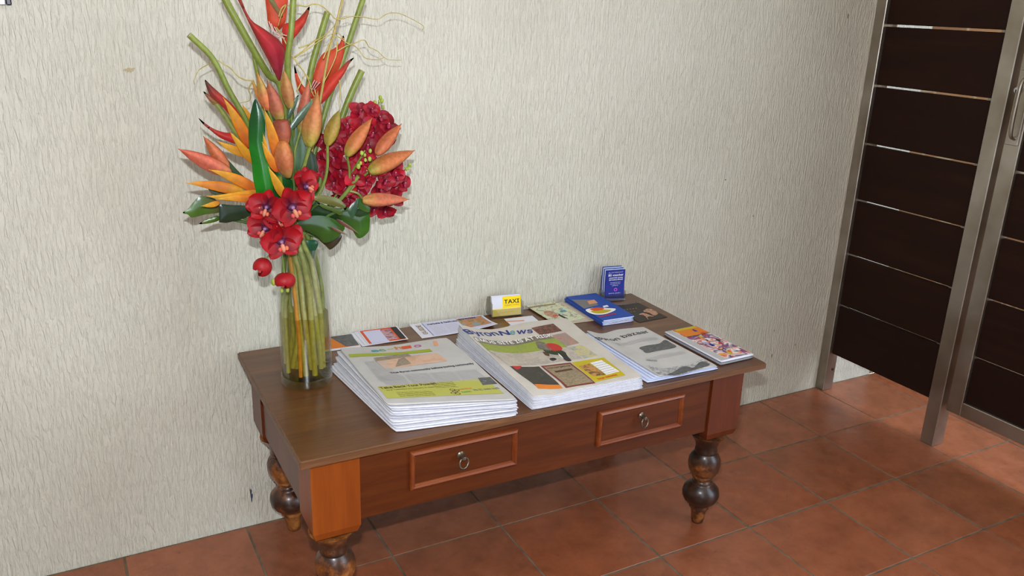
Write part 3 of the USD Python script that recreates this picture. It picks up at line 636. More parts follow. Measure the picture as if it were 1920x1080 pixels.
# ---- right pile
WR, HR, NR = 0.190, 0.312, 5
QT, QB = quad((1238, 704, 0.021), (1343, 685, 0.017), (1207, 613, 0.017), (1101, 621, 0.023)), quad((1213, 718, 0), (1345, 692, 0), (1207, 620, 0), (1096, 641, 0))
QB[2] = QT[2]
def SR(k):
    def f(u, v):
        r_ = k / NR; a, b = np.clip(u / WR, 0, 1), np.clip(v / HR, 0, 1)
        hgt = (1 - a) * (1 - b) * 0.020 + a * (1 - b) * 0.017 + a * b * 0.017 + (1 - a) * b * 0.020
        return r_ * hgt + 0.0006 + r_ ** 2 * (0.005 * np.exp(-(a / 0.10) ** 2) * b - 0.008 * np.exp(-((a - 0.28) / 0.17) ** 2) * (0.35 + 0.65 * b) + 0.003 * np.exp(-((a - 0.1) / 0.1) ** 2 - (b / 0.06) ** 2))
    return f
for k in range(NR):
    topm = k == NR - 1
    PR = Page((0, 0), -0.04, WR, HR, SR(k + 1), QB + (QT - QB) * (k / (NR - 1)) + (0 if topm else np.array([rnd.uniform(-0.002, 0.002), rnd.uniform(-0.002, 0.002), 0])))
    lab = 'black and white paper headed in jagged script on top of the right pile' if topm else f'bluish white folded paper, {up(k)} in the right pile'
    t = paper('newspaper', lab, 'newspaper', PR, SR(k), (lambda kk: (lambda u, v: SR(kk + 1)(u, v) - 0.0003))(k), 'newsprint' if topm else 'paper_cool', None if topm else 'papers lower in the right pile', nose=0.5, corner=0.003, nu=16, nv=18)
z3 = H + 0.019
def UR(px, py): return PR.uv(px, py, z3)
tx(t, PR, UR, 'Byron bazaar', (1123, 639), (1216, 623), 0.019, 'black', 'masthead', False)
ink(t, 'photo_print', blot(PR, q4(UR, (1213, 662), (1240, 657), (1268, 651), (1258, 643), (1246, 637), (1236, 644), (1218, 647), (1199, 652), (1205, 657)), 0.0003), 'photo_bw')
ink(t, 'body_text', lines(PR, 0.045, UR(1230, 672)[1] - 0.01, 0.17, UR(1230, 672)[1] + 0.012, seed=7), 'lightgrey')
ink(t, 'body_text', lines(PR, 0.03, UR(1190, 645)[1], 0.17, UR(1190, 645)[1] + 0.022, seed=8), 'lightgrey')
ink(t, 'photo_print', blot(PR, q4(UR, (1240, 702), (1262, 703), (1300, 696), (1334, 685), (1318, 675), (1296, 684), (1262, 688), (1236, 690), (1216, 684), (1222, 694)), 0.0003), 'photo_bw_light')
ink(t, 'photo_print', blot(PR, q4(UR, (1250, 702), (1290, 697), (1332, 686), (1316, 679), (1300, 690), (1284, 687), (1266, 695)), 0.0006), 'photo_bw')
tx(t, PR, UR, 'WINTER', (1212, 676), (1232, 678), 0.01, 'midgrey', 'headline', False)

# ---- booklets and flyers
def flat(o, ang, w, h, n_t): 
    p = Page(o, ang, w, h, lambda u, v: n_t + 0 * u); return p
def booklet(name, label, cat, o, ang, w, h, z0, t_, mat_, group=None, curl=0.0, **k):
    zb = lambda u, v: z0 + 0.0005 + curl * np.clip(u / w, 0, 1) ** 3 * np.clip(1 - v / h, 0, 1) ** 2
    p = Page(o, ang, w, h, lambda u, v: zb(u, v) + t_ - 0.0002)
    return p, paper(name, label, cat, p, zb, p.surf, mat_, group, nu=10, nv=10, **k)

# comic-like magazines at the right end
plain('mag_grey', S(128, 128, 134), 0.5)
pg, t = booklet('magazine', 'grey edged magazine under the colourful comic page one at the right end', 'magazine', (1.074, -0.581), 0.02, 0.108, 0.222, 0, 0.006, 'mag_grey')
pg, t = booklet('magazine', 'colourful comic covered magazine on top at the right end of the table', 'magazine', (1.077, -0.580), 0.02, 0.108, 0.222, 0.0066, 0.005, 'paper_white')
zc = H + 0.011
ink(t, 'cover_print', rect(pg, 0.022, 0.004, 0.1065, 0.2205), 'photo_comic')
def UC(px, py): return pg.uv(px, py, zc)
ink(t, 'cover_print', rect(pg, 0.024, 0.165, 0.1065, 0.2205, 0.0005), 'orange'); ink(t, 'cover_print', rect(pg, 0.03, 0.208, 0.1, 0.2195, 0.0007), 'yellow')
ink(t, 'cover_print', rect(pg, 0.0, 0.001, 0.020, 0.221, 0.0005), 'lightgrey')
for i in range(16):
    u, v = rnd.uniform(0.028, 0.09), rnd.uniform(0.01, 0.19); w_, h_ = rnd.uniform(0.006, 0.018), rnd.uniform(0.008, 0.02)
    ink(t, 'cover_print', decal(pg, [(u, v), (u + w_, v + rnd.uniform(-.004, .004)), (u + w_ * 0.8, v + h_), (u + w_ * 0.1, v + h_ * 0.9)], 0.0008 + 0.00005 * i), ('red', 'yellow', 'white', 'deepblue', 'peach', 'charcoal', 'redorange', 'lilac')[i % 8])
for vv in (0.055, 0.108, 0.160): ink(t, 'cover_print', rect(pg, 0.022, vv, 0.1065, vv + 0.002, 0.0018), 'charcoal')

# blue booklets
for k in range(4):
    topm = k == 3
    p, t = booklet('brochure', 'blue brochure with a painted fish on top of its small stack' if topm else f'blue brochure, {up(k)} in the stack beside the voucher holder', 'brochure', (0.955 + (0 if topm else rnd.uniform(-.004, .001)), -0.2285), -0.045 + (0 if topm else rnd.uniform(-.012, .012)), 0.102, 0.212, k * 0.0042, 0.0036, 'paper_cool', None if topm else 'blue brochures lower in the stack', corner=0.003)
    cz = k * 0.0042
    obj('cover', slab(Page(p.xy(-0.0004, 0.0006), p.ang, 0.1028, 0.212, None), lambda u, v, c=cz: c + 0.0040 + 0 * u, lambda u, v, c=cz: c + 0.0047 + 0 * u, nu=6, nv=8, nose=0.2), 'ink_blue', t, smooth=False)
    obj('spine', slab(Page(p.xy(-0.0022, 0.0006), p.ang, 0.0016, 0.212, None), lambda u, v, c=cz: c + 0.0007 + 0 * u, lambda u, v, c=cz: c + 0.0047 + 0 * u, nu=3, nv=8, nose=0.1), 'ink_blue', t, smooth=False)
p.surf = lambda u, v: 0.01735 + 0 * u
def UB(px, py): return p.uv(px, py, H + 0.0165)
ink(t, 'cover_print', decal(p, q4(UB, (1095, 579), (1122, 572), (1112, 562), (1072, 562))), 'midgrey')
ink(t, 'cover_print', decal(p, q4(UB, (1105, 571), (1121, 568), (1114, 562), (1101, 565)), 0.0005), 'peach')
ink(t, 'cover_print', blot(p, q4(UB, (1098, 581), (1110, 589), (1130, 590), (1150, 584), (1154, 579), (1140, 578), (1118, 577)), 0.0005), 'white')
ink(t, 'cover_print', blot(p, q4(UB, (1108, 584), (1118, 588), (1134, 587), (1146, 582), (1134, 581), (1118, 582)), 0.0007), 'yellow')
ink(t, 'cover_print', blot(p, q4(UB, (1106, 580), (1116, 583), (1130, 581), (1132, 578), (1118, 577)), 0.0008), 'redorange')
ink(t, 'cover_print', decal(p, q4(UB, (1132, 577), (1142, 575), (1138, 572), (1130, 574)), 0.0006), 'white')
tx(t, p, UB, 'bluebay', (1125, 595), (1156, 589), 0.011, 'red', 'headline', lift=0.0006)
tx(t, p, UB, 'seafood cafe', (1148, 606), (1180, 600), 0.004, 'lightgrey', 'headline', lift=0.0006)
# dark leaflet
p, t = booklet('leaflet', 'dark brown leaflet with a small crab picture beside the blue brochures', 'leaflet', (1.066, -0.248), 0.03, 0.102, 0.142, 0, 0.0012, 'photo_glow')
def UD(px, py): return p.uv(px, py, H + 0.001)
ink(t, 'cover_print', blot(p, q4(UD, (1198, 590), (1208, 592), (1216, 600), (1214, 594), (1226, 594), (1216, 590), (1206, 587))), 'photo_fish')
ink(t, 'cover_print', blot(p, q4(UD, (1206, 584), (1214, 579), (1224, 581), (1234, 588), (1226, 592), (1218, 587))), 'photo_fish')
for i in range(5): ink(t, 'cover_print', decal(p, q4(UD, (1170 + 5.5 * i, 581.6 - 0.7 * i), (1172.5 + 5.5 * i, 581.2 - 0.7 * i), (1171.5 + 5.5 * i, 580.2 - 0.7 * i), (1169 + 5.5 * i, 580.6 - 0.7 * i))), 'khaki')
for i in range(3): ink(t, 'cover_print', decal(p, q4(UD, (1177 + 6 * i, 586.4 - 0.7 * i), (1180 + 6 * i, 586 - 0.7 * i), (1178 + 6 * i, 585 - 0.7 * i), (1175 + 6 * i, 585.4 - 0.7 * i))), 'olive')
tx(t, p, UD, 'FISHHEADS', (1164, 573), (1210, 566), 0.007, 'midgrey', 'headline')
# pale green leaflets
for k in range(3):
    topm = k == 2
    p, t = booklet('leaflet', 'pale green picture leaflet on top of its small stack behind the middle pile' if topm else f'fanned out leaflet, {up(k)} under the pale green picture leaflet', 'leaflet', (0.832 + 0.010 * (2 - k), -0.176 + 0.004 * k), 0.02 - 0.05 * (2 - k), 0.104, 0.16, k * 0.0016, 0.0014, 'photo_map' if topm else 'ink_beige', None if topm else 'leaflets lower in the pale green stack')
def UG(px, py): return p.uv(px, py, H + 0.005)
ink(t, 'cover_print', blot(p, q4(UG, (1020, 584), (1032, 583), (1046, 590), (1044, 597), (1032, 594), (1022, 590)), 0.0004), 'photo_fish')
ink(t, 'cover_print', decal(p, q4(UG, (993, 578), (1043, 571), (1040, 569), (990, 576)), 0.0004), 'khaki')
ink(t, 'cover_print', decal(p, q4(UG, (1037, 594), (1046, 592), (1044, 590), (1036, 592)), 0.0006), 'redorange')
ink(t, 'cover_print', decal(p, q4(UG, (1046, 591), (1066, 601), (1064, 597), (1048, 589)), 0.0006), 'charcoal')
ink(t, 'cover_print', decal(p, q4(UG, (1051, 586), (1063, 584), (1058, 581), (1049, 583)), 0.0006), 'teal')
# white card
p, t = booklet('card', 'small white card with a pale coloured strip behind the middle pile', 'card', (0.713, -0.158), -0.10, 0.088, 0.088, 0, 0.0009, 'paper_white')
def UW(px, py): return p.uv(px, py, H + 0.001)
ink(t, 'cover_print', decal(p, q4(UW, (950, 604), (984, 602), (982, 600), (948, 602))), 'peach'); ink(t, 'cover_print', decal(p, q4(UW, (956, 611), (1000, 608), (998, 607), (954, 610))), 'lilac')
# wide flyer lying along the wall
p, t = booklet('flyer', 'wide glossy flyer with a beach photo lying along the wall', 'flyer', (0.453, -0.114), -0.055, 0.220, 0.107, 0, 0.0012, 'paper_white', curl=0.012)
def UF(px, py): return p.uv(px, py, H + 0.002)
ink(t, 'cover_print', rect(p, 0.034, 0.004, 0.216, 0.103), 'lilac')
ink(t, 'cover_print', rect(p, 0.135, 0.022, 0.213, 0.100, 0.0005), 'photo_beach')
ink(t, 'colour_bar', rect(p, 0.034, 0.004, 0.0355, 0.103, 0.0006), 'deepblue')
ink(t, 'headline', text(p, 'markets & festivals', 0.045, 0.083, 0.010, 0.088, True, 0.0006), 'charcoal'); ink(t, 'headline', text(p, 'BYRON', 0.140, 0.088, 0.010, 0.05, True, 0.0009), 'deepblue')
ink(t, 'body_text', lines(p, 0.045, 0.012, 0.13, 0.072, pitch=0.006, cols=2, seed=11), 'lightgrey'); ink(t, 'headline', text(p, 'GUIDE', 0.026, 0.02, 0.013, 0.07, True, 0.0006, PI / 2), 'khaki')
# red framed cards
for k in range(3):
    topm = k == 2
    p, t = booklet('flyer', 'red framed flyer with a club photo on top of its stack behind the left pile' if topm else f'white edged flyer, {up(k)} under the red framed flyer', 'flyer', (0.307 - 0.008 * (2 - k), -0.105), -0.06 + 0.03 * (2 - k), 0.108, 0.10, k * 0.0014, 0.0012, 'paper_white', None if topm else 'flyers lower in the red framed stack')
ink(t, 'cover_print', rect(p, 0.003, 0.002, 0.103, 0.097), 'redorange'); ink(t, 'cover_print', rect(p, 0.010, 0.002, 0.058, 0.090, 0.0005), 'lilac'); ink(t, 'cover_print', rect(p, 0.056, 0.010, 0.083, 0.085, 0.0006), 'photo_club'); ink(t, 'cover_print', rect(p, 0.088, 0.006, 0.1045, 0.095, 0.0005), 'charcoal')
ink(t, 'body_text', lines(p, 0.012, 0.01, 0.055, 0.085, pitch=0.012, thick=0.0022, seed=12), 'grey')
# orange and black leaflet behind the vase
p, t = booklet('leaflet', 'orange and black leaflet on the table just right of the vase', 'leaflet', (0.188, -0.100), -0.05, 0.100, 0.092, 0, 0.0012, 'paper_white')
ink(t, 'cover_print', rect(p, 0.0, 0.010, 0.098, 0.092), 'orange'); ink(t, 'cover_print', decal(p, [(0.064, 0.012), (0.098, 0.012), (0.098, 0.091), (0.040, 0.091)], 0.0005), 'photo_bw')
ink(t, 'body_text', lines(p, 0.056, 0.03, 0.096, 0.088, pitch=0.008, thick=0.003, seed=13), 'white')

# taxi cards in a clear stand
tc = np.array([0.742, -0.036, H]); ta = -0.14
def TC(m):
    m = m.copy(); m.apply_transform(trimesh.transformations.rotation_matrix(ta, [0, 0, 1])); m.apply_translation(tc); return m
hl = thing('card_holder', 'clear plastic holder standing against the wall with yellow taxi cards in it', 'card holder', tc)
for m in (box(-0.048, 0.048, -0.026, 0.026, 0.0005, 0.003), box(-0.048, 0.048, -0.026, -0.0238, 0.003, 0.026), box(-0.048, -0.0458, -0.0238, 0.026, 0.003, 0.044), box(0.0458, 0.048, -0.0238, 0.026, 0.003, 0.044), box(-0.0458, 0.0458, 0.0238, 0.026, 0.003, 0.050)):
    obj('panel', TC(m), 'acrylic', hl, smooth=False)
lean = trimesh.transformations.rotation_matrix(-0.22, [1, 0, 0], [0, -0.02, 0.004])
for k in range(8):
    m = box(-0.0435, 0.0435, -0.0205 + 0.0015 * k, -0.0205 + 0.0015 * k + 0.0013, 0.0035, 0.0585 + 0.0006 * k); m.apply_transform(lean)
    ct = thing('business_card', 'yellow and white taxi card at the front of the clear holder' if k == 0 else f'taxi card in the clear holder, {ORD[k]} counted from the front', 'business card', TC(m).vertices.mean(0) * [1, 1, 0] + [0, 0, H + 0.0035], None if k == 0 else 'taxi cards behind the front card')
    obj('card', TC(m), 'paper_white' if k < 7 else 'ink_grey', ct, smooth=False)
    if k == 0:
        def face(x0, x1, z0, z1, d): m = box(x0, x1, -0.0205 - d, -0.0204, z0, z1); m.apply_transform(lean); return TC(m)
        obj('printed_panel', face(-0.012, 0.0435, 0.0036, 0.0584, 0.0002), 'ink_taxi', ct, smooth=False)
        obj('printed_panel', face(-0.0434, 0.0434, 0.0036, 0.026, 0.0003), 'ink_taxipale', ct, smooth=False)
        for s_, x, zz, h, w, b in (('TAXI', -0.008, 0.0385, 0.0108, 0.046, True), ('DIRECTORY', -0.006, 0.0315, 0.0035, 0.044, False)):
            m = meshkit.text_mesh(s_, h, 0.0002, b); v = np.array(m.vertices); v[:, 0] *= w / np.ptp(v[:, 0])
            w3 = np.c_[x + v[:, 0], -0.0209 - v[:, 2], zz + v[:, 1]]; m = trimesh.Trimesh(w3, m.faces, process=False); m.apply_transform(lean); obj('lettering', TC(m), 'ink_charcoal' if b else 'ink_khaki', ct, smooth=False)

# voucher holder at the far end
vc = np.array([1.108, -0.050, H]); va = -0.16
def VC(m):
    m = m.copy(); m.apply_transform(trimesh.transformations.rotation_matrix(va, [0, 0, 1])); m.apply_translation(vc); return m
vh = thing('leaflet_holder', 'small clear stand holding blue vouchers at the far right corner', 'leaflet holder', vc)
for m in (box(-0.036, 0.036, -0.020, 0.020, 0.0015, 0.004), box(-0.036, 0.036, -0.020, -0.018, 0.004, 0.022), box(-0.036, -0.034, -0.018, 0.020, 0.004, 0.032), box(0.034, 0.036, -0.018, 0.020, 0.004, 0.032), box(-0.034, 0.034, 0.018, 0.020, 0.004, 0.075)):
    obj('panel', VC(m), 'acrylic', vh, smooth=False)
def voucher(y0, t_, top, curl):
    n = 14; zz = np.linspace(0.0045, top, n); s = (zz - 0.0045) / (top - 0.0045); yy = y0 + 0.003 * s + curl * (-4 * s * (1 - s) * 0.35 + -0.6 * np.maximum(s - 0.8, 0))
    v = np.array([(x, y + d, z_) for z_, y in zip(zz, yy) for d in (0, t_) for x in (-0.0315, 0.0315)]); f = []
    for i in range(n - 1):
        a = 4 * i; b = a + 4
        for p_, q_ in ((0, 1), (1, 3), (3, 2), (2, 0)): f += [(a + p_, a + q_, b + q_), (a + p_, b + q_, b + p_)]
    f += [(0, 2, 3), (0, 3, 1), (b, b + 1, b + 3), (b, b + 3, b + 2)]
    return trimesh.Trimesh(v, f, process=False), (lambda z_: float(np.interp(z_, zz, yy)))
for k in range(5):
    m, fy = voucher(-0.0170 + 0.0062 * k, 0.0052, 0.098 + 0.001 * k, -0.012)
    vt = thing('voucher', 'blue voucher leaflet with white lettering at the front of the small stand' if k == 0 else f'voucher leaflet in the small stand, {ORD[k]} counted from the front', 'voucher', VC(m).vertices.mean(0) * [1, 1, 0] + [0, 0, H + 0.0045], None if k == 0 else 'vouchers behind the front one')
    obj('sheet', VC(m), 'ink_deepblue' if k == 0 else ('paper_cool' if k % 2 else 'ink_blue'), vt, smooth=30)
    if k == 0:
        for s_, x, zz, h, w, b, c in (('ALL DAY BREAKFAST', -0.024, 0.0895, 0.0035, 0.048, False, 'lilac'), ('$5 voucher', -0.025, 0.0795, 0.0065, 0.05, True, 'white'), ('present this voucher', -0.021, 0.0720, 0.004, 0.046, True, 'white'), ('and receive a discount', -0.021, 0.0660, 0.004, 0.046, True, 'white'), ('one voucher per person', -0.016, 0.058, 0.0028, 0.034, False, 'lilac'), ('not valid with other', -0.016, 0.053, 0.0028, 0.034, False, 'lilac'), ('offers', -0.010, 0.048, 0.0028, 0.02, False, 'lilac'), ('terms apply', -0.02, 0.024, 0.003, 0.04, False, 'lilac')):
            m = meshkit.text_mesh(s_, h, 0.0002, b); v = np.array(m.vertices); v[:, 0] *= w / np.ptp(v[:, 0])
            w3 = np.array([(x + a, fy(zz + b_) - 0.0003 - c_, zz + b_) for a, b_, c_ in v]); obj('lettering', VC(trimesh.Trimesh(w3, m.faces, process=False)), 'ink_' + c, vt, smooth=False)
        rg = trimesh.creation.torus(0.0045, 0.0012, 20, 8); rg.apply_transform(trimesh.transformations.rotation_matrix(PI / 2, [1, 0, 0])); rg.apply_scale([1, 0.2, 1]); rg.apply_translation([0.003, fy(0.036) - 0.0003, 0.036]); obj('logo_print', VC(rg), 'ink_magenta', vt)

# ---------------------------------------------------------------- the vase
VX, VY, VR = 0.1065, -0.250, 0.0585
RIM, WATER = 0.846, 0.684
def cyl(prof): return lathe(prof, 72, (VX, VY))
vs = thing('vase', 'tall clear glass cylinder vase holding the tropical flowers on the table', 'vase', (VX, VY, H))
ri = VR - 0.0032
obj('glass_wall', cyl([(VR, H + 0.0215), (VR, RIM - 0.001), (VR - 0.0016, RIM), (ri, RIM - 0.001), (ri, H + 0.0215), (VR, H + 0.0215)]), 'vase_glass', vs, smooth=50)
obj('glass_base', cyl([(0, H + 0.0004), (VR - 0.006, H + 0.0004), (VR - 0.0015, H + 0.003), (VR, H + 0.007), (VR, H + 0.0212), (ri - 0.001, H + 0.0206), (0, H + 0.0178)]), 'base_glass', vs, smooth=40)
obj('water', cyl([(0, H + 0.0218), (ri - 0.0006, H + 0.0218), (ri - 0.0006, WATER), (0, WATER - 0.0006)]), 'water', label='greenish water filling the lower half of the glass vase', cat='water', smooth=40)

C8 = lambda *c: np.array(S(*c)) * 0.86
def ramp(cols, s):
    cols = np.array(cols); return np.stack([np.interp(s, np.linspace(0, 1, len(cols)), cols[:, k]) for k in range(3)], -1)
STEM = [C8(100, 114, 50), C8(140, 146, 74), C8(170, 168, 100)]

def inside(pts, y):
    out = []
    for px, py in pts:
        p = at(px, py, y); d = p[:2] - [VX, VY]; r = np.hypot(*d)
        if r > 0.0455 and p[2] < RIM + 0.02: p[:2] = [VX, VY] + d * 0.0455 / r
        p[2] = max(p[2], H + 0.027); out.append(p)
    return out
SLOT = {  # how the stems run through the vase
    'A': ([(538, 478), (548, 537), (555, 595), (560, 640), (563, 708)], -0.292), 'B': ([(550, 458), (562, 513), (570, 587), (585, 692)], -0.288), 'C': ([(556, 460), (573, 520), (590, 587), (603, 690)], -0.272),
    'D': ([(566, 438), (583, 490), (595, 553), (601, 595), (606, 688)], -0.26), 'E': ([(588, 470), (603, 537), (605, 587), (606, 672)], -0.245), 'F': ([(541, 480), (538, 553), (533, 587), (536, 700)], -0.262),
    'G': ([(533, 480), (529, 570), (529, 682)], -0.246), 'H': ([(562, 468), (578, 537), (582, 570), (592, 704)], -0.298), 'J': ([(577, 480), (582, 520), (588, 600), (596, 685)], -0.225),
    'K': ([(545, 470), (542, 553), (548, 600), (556, 692)], -0.23), 'M': ([(570, 450), (566, 540), (560, 620), (549, 690)], -0.24), 'N': ([(557, 470), (583, 560), (594, 640), (600, 678)], -0.215),
    'O': ([(580, 465), (560, 560), (548, 640), (543, 682)], -0.225), 'Q': ([(552, 475), (556, 560), (566, 640), (574, 704)], -0.282), 'R': ([(565, 470), (575, 560), (578, 640), (580, 680)], -0.21)}
def stem(parent, pts, slot, r, cols=STEM, name='stem', n=60, sides=10):
    """pts: (px, py, y) from the flower down to the vase's neck; then on through the vase"""
    w = [at(*p) for p in pts]
    if slot: w += inside(*SLOT[slot])
    c = spline(w, n); rr = np.broadcast_to(r, (n,)) if np.ndim(r) == 0 else np.interp(np.linspace(0, 1, n), np.linspace(0, 1, len(r)), r)
    m = tube(c, rr, sides); k = len(m.vertices); s = np.clip((c[0, 2] - np.array(m.vertices)[:, 2]) / (c[0, 2] - c[-1, 2] + 1e-9), 0, 1)
    return obj(name, m, 'stem_skin', parent, tint=ramp(cols, s))

def inflate(poly, yf, bulge, cols, axis, round_=True, step=3.2, edge=None, fold=0.0, thin=0.0006, power=0.5, sharp=()):
    """a lens-shaped body with the given outline standing at depth yf(px, py); bulge metres thick in the middle. cols run along axis (p0 -> p1)"""
    p = closed_spline(poly, 5) if round_ else np.asarray(poly, float)
    pg = Polygon(p).buffer(0)
    if pg.geom_type != 'Polygon': pg = max(pg.geoms, key=lambda g: g.area)
    L_ = pg.exterior.length; bd = np.array([pg.exterior.interpolate(x).coords[0] for x in np.arange(0, L_, step)])
    x0, y0, x1, y1 = pg.bounds; gx, gy = np.meshgrid(np.arange(x0, x1, step), np.arange(y0, y1, step)); g = np.c_[gx.ravel() + 0.37 * step * (np.arange(gx.size) // gx.shape[1] % 2), gy.ravel()]
    g = g[contains_xy(pg, g[:, 0], g[:, 1])]
    if len(g): g = g[cKDTree(bd).query(g)[0] > step * 0.6]
    q = np.vstack([bd, g]); tri = Delaunay(q).simplices; ce = q[tri].mean(1); tri = tri[contains_xy(pg, ce[:, 0], ce[:, 1])]
    d = np.array([pg.exterior.distance(Point(*a)) for a in q]); d[:len(bd)] = 0; dm = d.max(); k = (d / dm) ** power
    base = np.array([at(a, b, yf(a, b)) for a, b in q])
    # orient
    e = q[tri]; area = np.cross(e[:, 1] - e[:, 0], e[:, 2] - e[:, 0]); tri = np.where((area > 0)[:, None], tri[:, ::-1], tri)
    off = np.zeros_like(base); off[:, 1] = 1
    fr = base - off * (bulge * k * (1 - fold))[:, None] - off * thin * (k > 0)[:, None]; bk = base + off * (bulge * k * (0.6 if fold == 0 else -(1 - fold) * 0.9))[:, None] + off * thin * (k > 0)[:, None]
    n = len(q); v = np.vstack([fr, bk]); f = np.vstack([tri, tri[:, ::-1] + n])
    nn = np.cross(v[f[0][1]] - v[f[0][0]], v[f[0][2]] - v[f[0][0]])
    if nn[1] > 0: f = f[:, ::-1]
    a, b = np.array(axis[0], float), np.array(axis[1], float); s = np.clip(((q - a) @ (b - a)) / ((b - a) @ (b - a)), 0, 1); col = ramp(cols, s)
    if edge is not None: w = np.clip(1 - d / (dm * 0.45), 0, 1)[:, None] ** 1.5; col = col * (1 - w) + w * np.array(edge)
    return trimesh.Trimesh(v, f, process=False), np.vstack([col, col])

def body(parent, name, poly, yf, bulge, cols, axis, mat_='petal', **k):
    y = yf if callable(yf) else (lambda a, b: yf)
    m, t = inflate(poly, y, bulge, cols, axis, **k); return obj(name, m, mat_, parent, tint=t)

MPX = 1.19e-3
def spindle(parent, name, tip, base, width, y0, y1, cols, mat_='bud_skin', flat=0.8, a=0.8, b=0.75, ridges=3, bend=0.0, blunt=0.0, amp=0.09, dark=0.74, n=22, sides=24):
    """a bud or pointed petal from base to tip (px); width px; y0 at the base, y1 at the tip. cols from base to tip"""
    p0, p1 = np.array([*base]), np.array([*tip]); side = np.array([-(p1 - p0)[1], (p1 - p0)[0]]); s = np.linspace(0, 1, n)
    c = p0 + s[:, None] * (p1 - p0) + (bend * 4 * s * (1 - s))[:, None] * side
    path = np.array([at(x, y, y0 + (y1 - y0) * k) for (x, y), k in zip(c, s)])
    r = width / 2 * MPX * np.maximum(np.sin(PI * np.clip(s * (1 - blunt) + 0.03, 0, 1) ** a), 0.0) ** b; r[-1] = max(r[-1] * 0.3, 0.0006) if not blunt else r[-1] * 0.6
    t = np.gradient(path, axis=0); t /= np.linalg.norm(t, axis=1, keepdims=True)
    view = path - CAM; view /= np.linalg.norm(view, axis=1, keepdims=True)
    A = np.cross(t, view); A /= np.linalg.norm(A, axis=1, keepdims=True); B = np.cross(t, A)
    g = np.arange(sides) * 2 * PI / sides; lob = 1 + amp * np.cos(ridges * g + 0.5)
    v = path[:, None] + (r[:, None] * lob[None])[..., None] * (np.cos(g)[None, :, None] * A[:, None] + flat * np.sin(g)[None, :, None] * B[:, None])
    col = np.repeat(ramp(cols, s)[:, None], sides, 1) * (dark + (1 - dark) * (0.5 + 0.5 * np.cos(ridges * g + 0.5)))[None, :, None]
    v = v.reshape(-1, 3); f = []
    for i in range(n - 1):
        for j in range(sides):
            k = (j + 1) % sides; f += [(i * sides + j, i * sides + k, (i + 1) * sides + k), (i * sides + j, (i + 1) * sides + k, (i + 1) * sides + j)]
    v = np.vstack([v, path[0], path[-1]]); e = len(v)
    for j in range(sides):
        k = (j + 1) % sides; f += [(e - 2, k, j), (e - 1, (n - 1) * sides + j, (n - 1) * sides + k)]
    col = np.vstack([col.reshape(-1, 3), ramp(cols, np.array([0.0])), ramp(cols, np.array([1.0]))])
    m = trimesh.Trimesh(v, f, process=False)
    if m.volume < 0: m.invert()
    return obj(name, m, mat_, parent, tint=col)

def root(px, py, y): return at(px, py, y)
def plant(name, label, cat, base, group=None): return thing(name, label, cat, (VX, VY, H + 0.027), group)

# ---- cut green stalks
GS = [C8(128, 140, 52), C8(108, 124, 44), C8(104, 118, 48), C8(160, 160, 92), C8(172, 164, 90)]
for lab, pts, slot, w in (('long green cut stalk left of the red heliconia, leaning left out of the picture', [(416, -12, -0.27), (466, 78, -0.27), (502, 138, -0.26), (528, 169, -0.25), (548, 300, -0.25)], 'B', 12),
        ('green cut stalk leaning furthest left, its end above the orange petals', [(355, 66, -0.26), (398, 109, -0.26), (429, 169, -0.26), (463, 229, -0.26), (520, 340, -0.25)], 'H', 10),
        ('upright green cut stalk passing in front of the top red heliconia', [(551, -12, -0.32), (545, 65, -0.32), (539, 122, -0.31), (546, 220, -0.29), (552, 330, -0.27)], 'Q', 10),
        ('green cut stalk between the two red heliconias, ending below the top edge', [(614, 23, -0.24), (596, 83, -0.24), (580, 151, -0.24), (566, 300, -0.24)], 'C', 11),
        ('tall green cut stalk right of the red heliconias, tilted right', [(681, -3, -0.22), (661, 57, -0.22), (640, 120, -0.22), (612, 200, -0.22), (580, 330, -0.23)], 'D', 10),
        ('short green cut stalk above the dark red orchids', [(678, 133, -0.22), (658, 177, -0.22), (640, 224, -0.22), (600, 340, -0.23)], 'J', 12)):
    t = plant('cut_stalk', lab, 'stalk', None, 'cut green stalks in the vase' if False else None)
    stem(t, pts, slot, [w / 2 * MPX] * 3 + [0.006, 0.0062, 0.0064], GS)
    e = at(*pts[0]); d = e - at(*pts[1]); d /= np.linalg.norm(d)
    obj('cut_end', tube([e - d * 0.001, e + d * 0.0012], [w / 2 * MPX * 1.04, w / 2 * MPX * 0.98], 12), 'stem_skin', t, tint=np.tile(C8(150, 150, 90), (12 * 4 + 2, 1)))
t = plant('cut_stalk', 'thin green stalk beside the long left stalk', 'stalk', None)
stem(t, [(474, 92, -0.25), (481, 130, -0.25), (500, 210, -0.24), (535, 330, -0.24)], 'K', 0.0042, GS)

# ---- heliconias: folded red bracts
RED = [C8(140, 34, 62), C8(176, 38, 50), C8(198, 48, 46), C8(196, 60, 44)]
ORED = [C8(204, 66, 44), C8(212, 84, 48), C8(206, 70, 46)]
EDG = C8(120, 84, 50)
hc = plant('heliconia', 'large red heliconia with open pointed bracts at the top of the bouquet', 'flower', None)
stem(hc, [(523, 150, -0.275), (535, 210, -0.26), (548, 330, -0.25)], 'M', 0.006, GS)
body(hc, 'bract', [(500, -14), (537, -14), (538, 18), (534, 44), (520, 58), (505, 50), (500, 22)], -0.255, 0.012, ORED, ((520, 60), (520, -10)))
body(hc, 'bract', [(440, -20), (452, -2), (462, 22), (474, 40), (492, 52), (512, 66), (524, 76), (534, 96), (530, 130), (524, 153), (514, 136), (500, 108), (482, 74), (466, 42), (452, 12), (438, -16)], lambda a, b: -0.285 + 0.0002 * (a - 500), 0.016, RED, ((524, 150), (445, 0)), edge=C8(150, 60, 50))
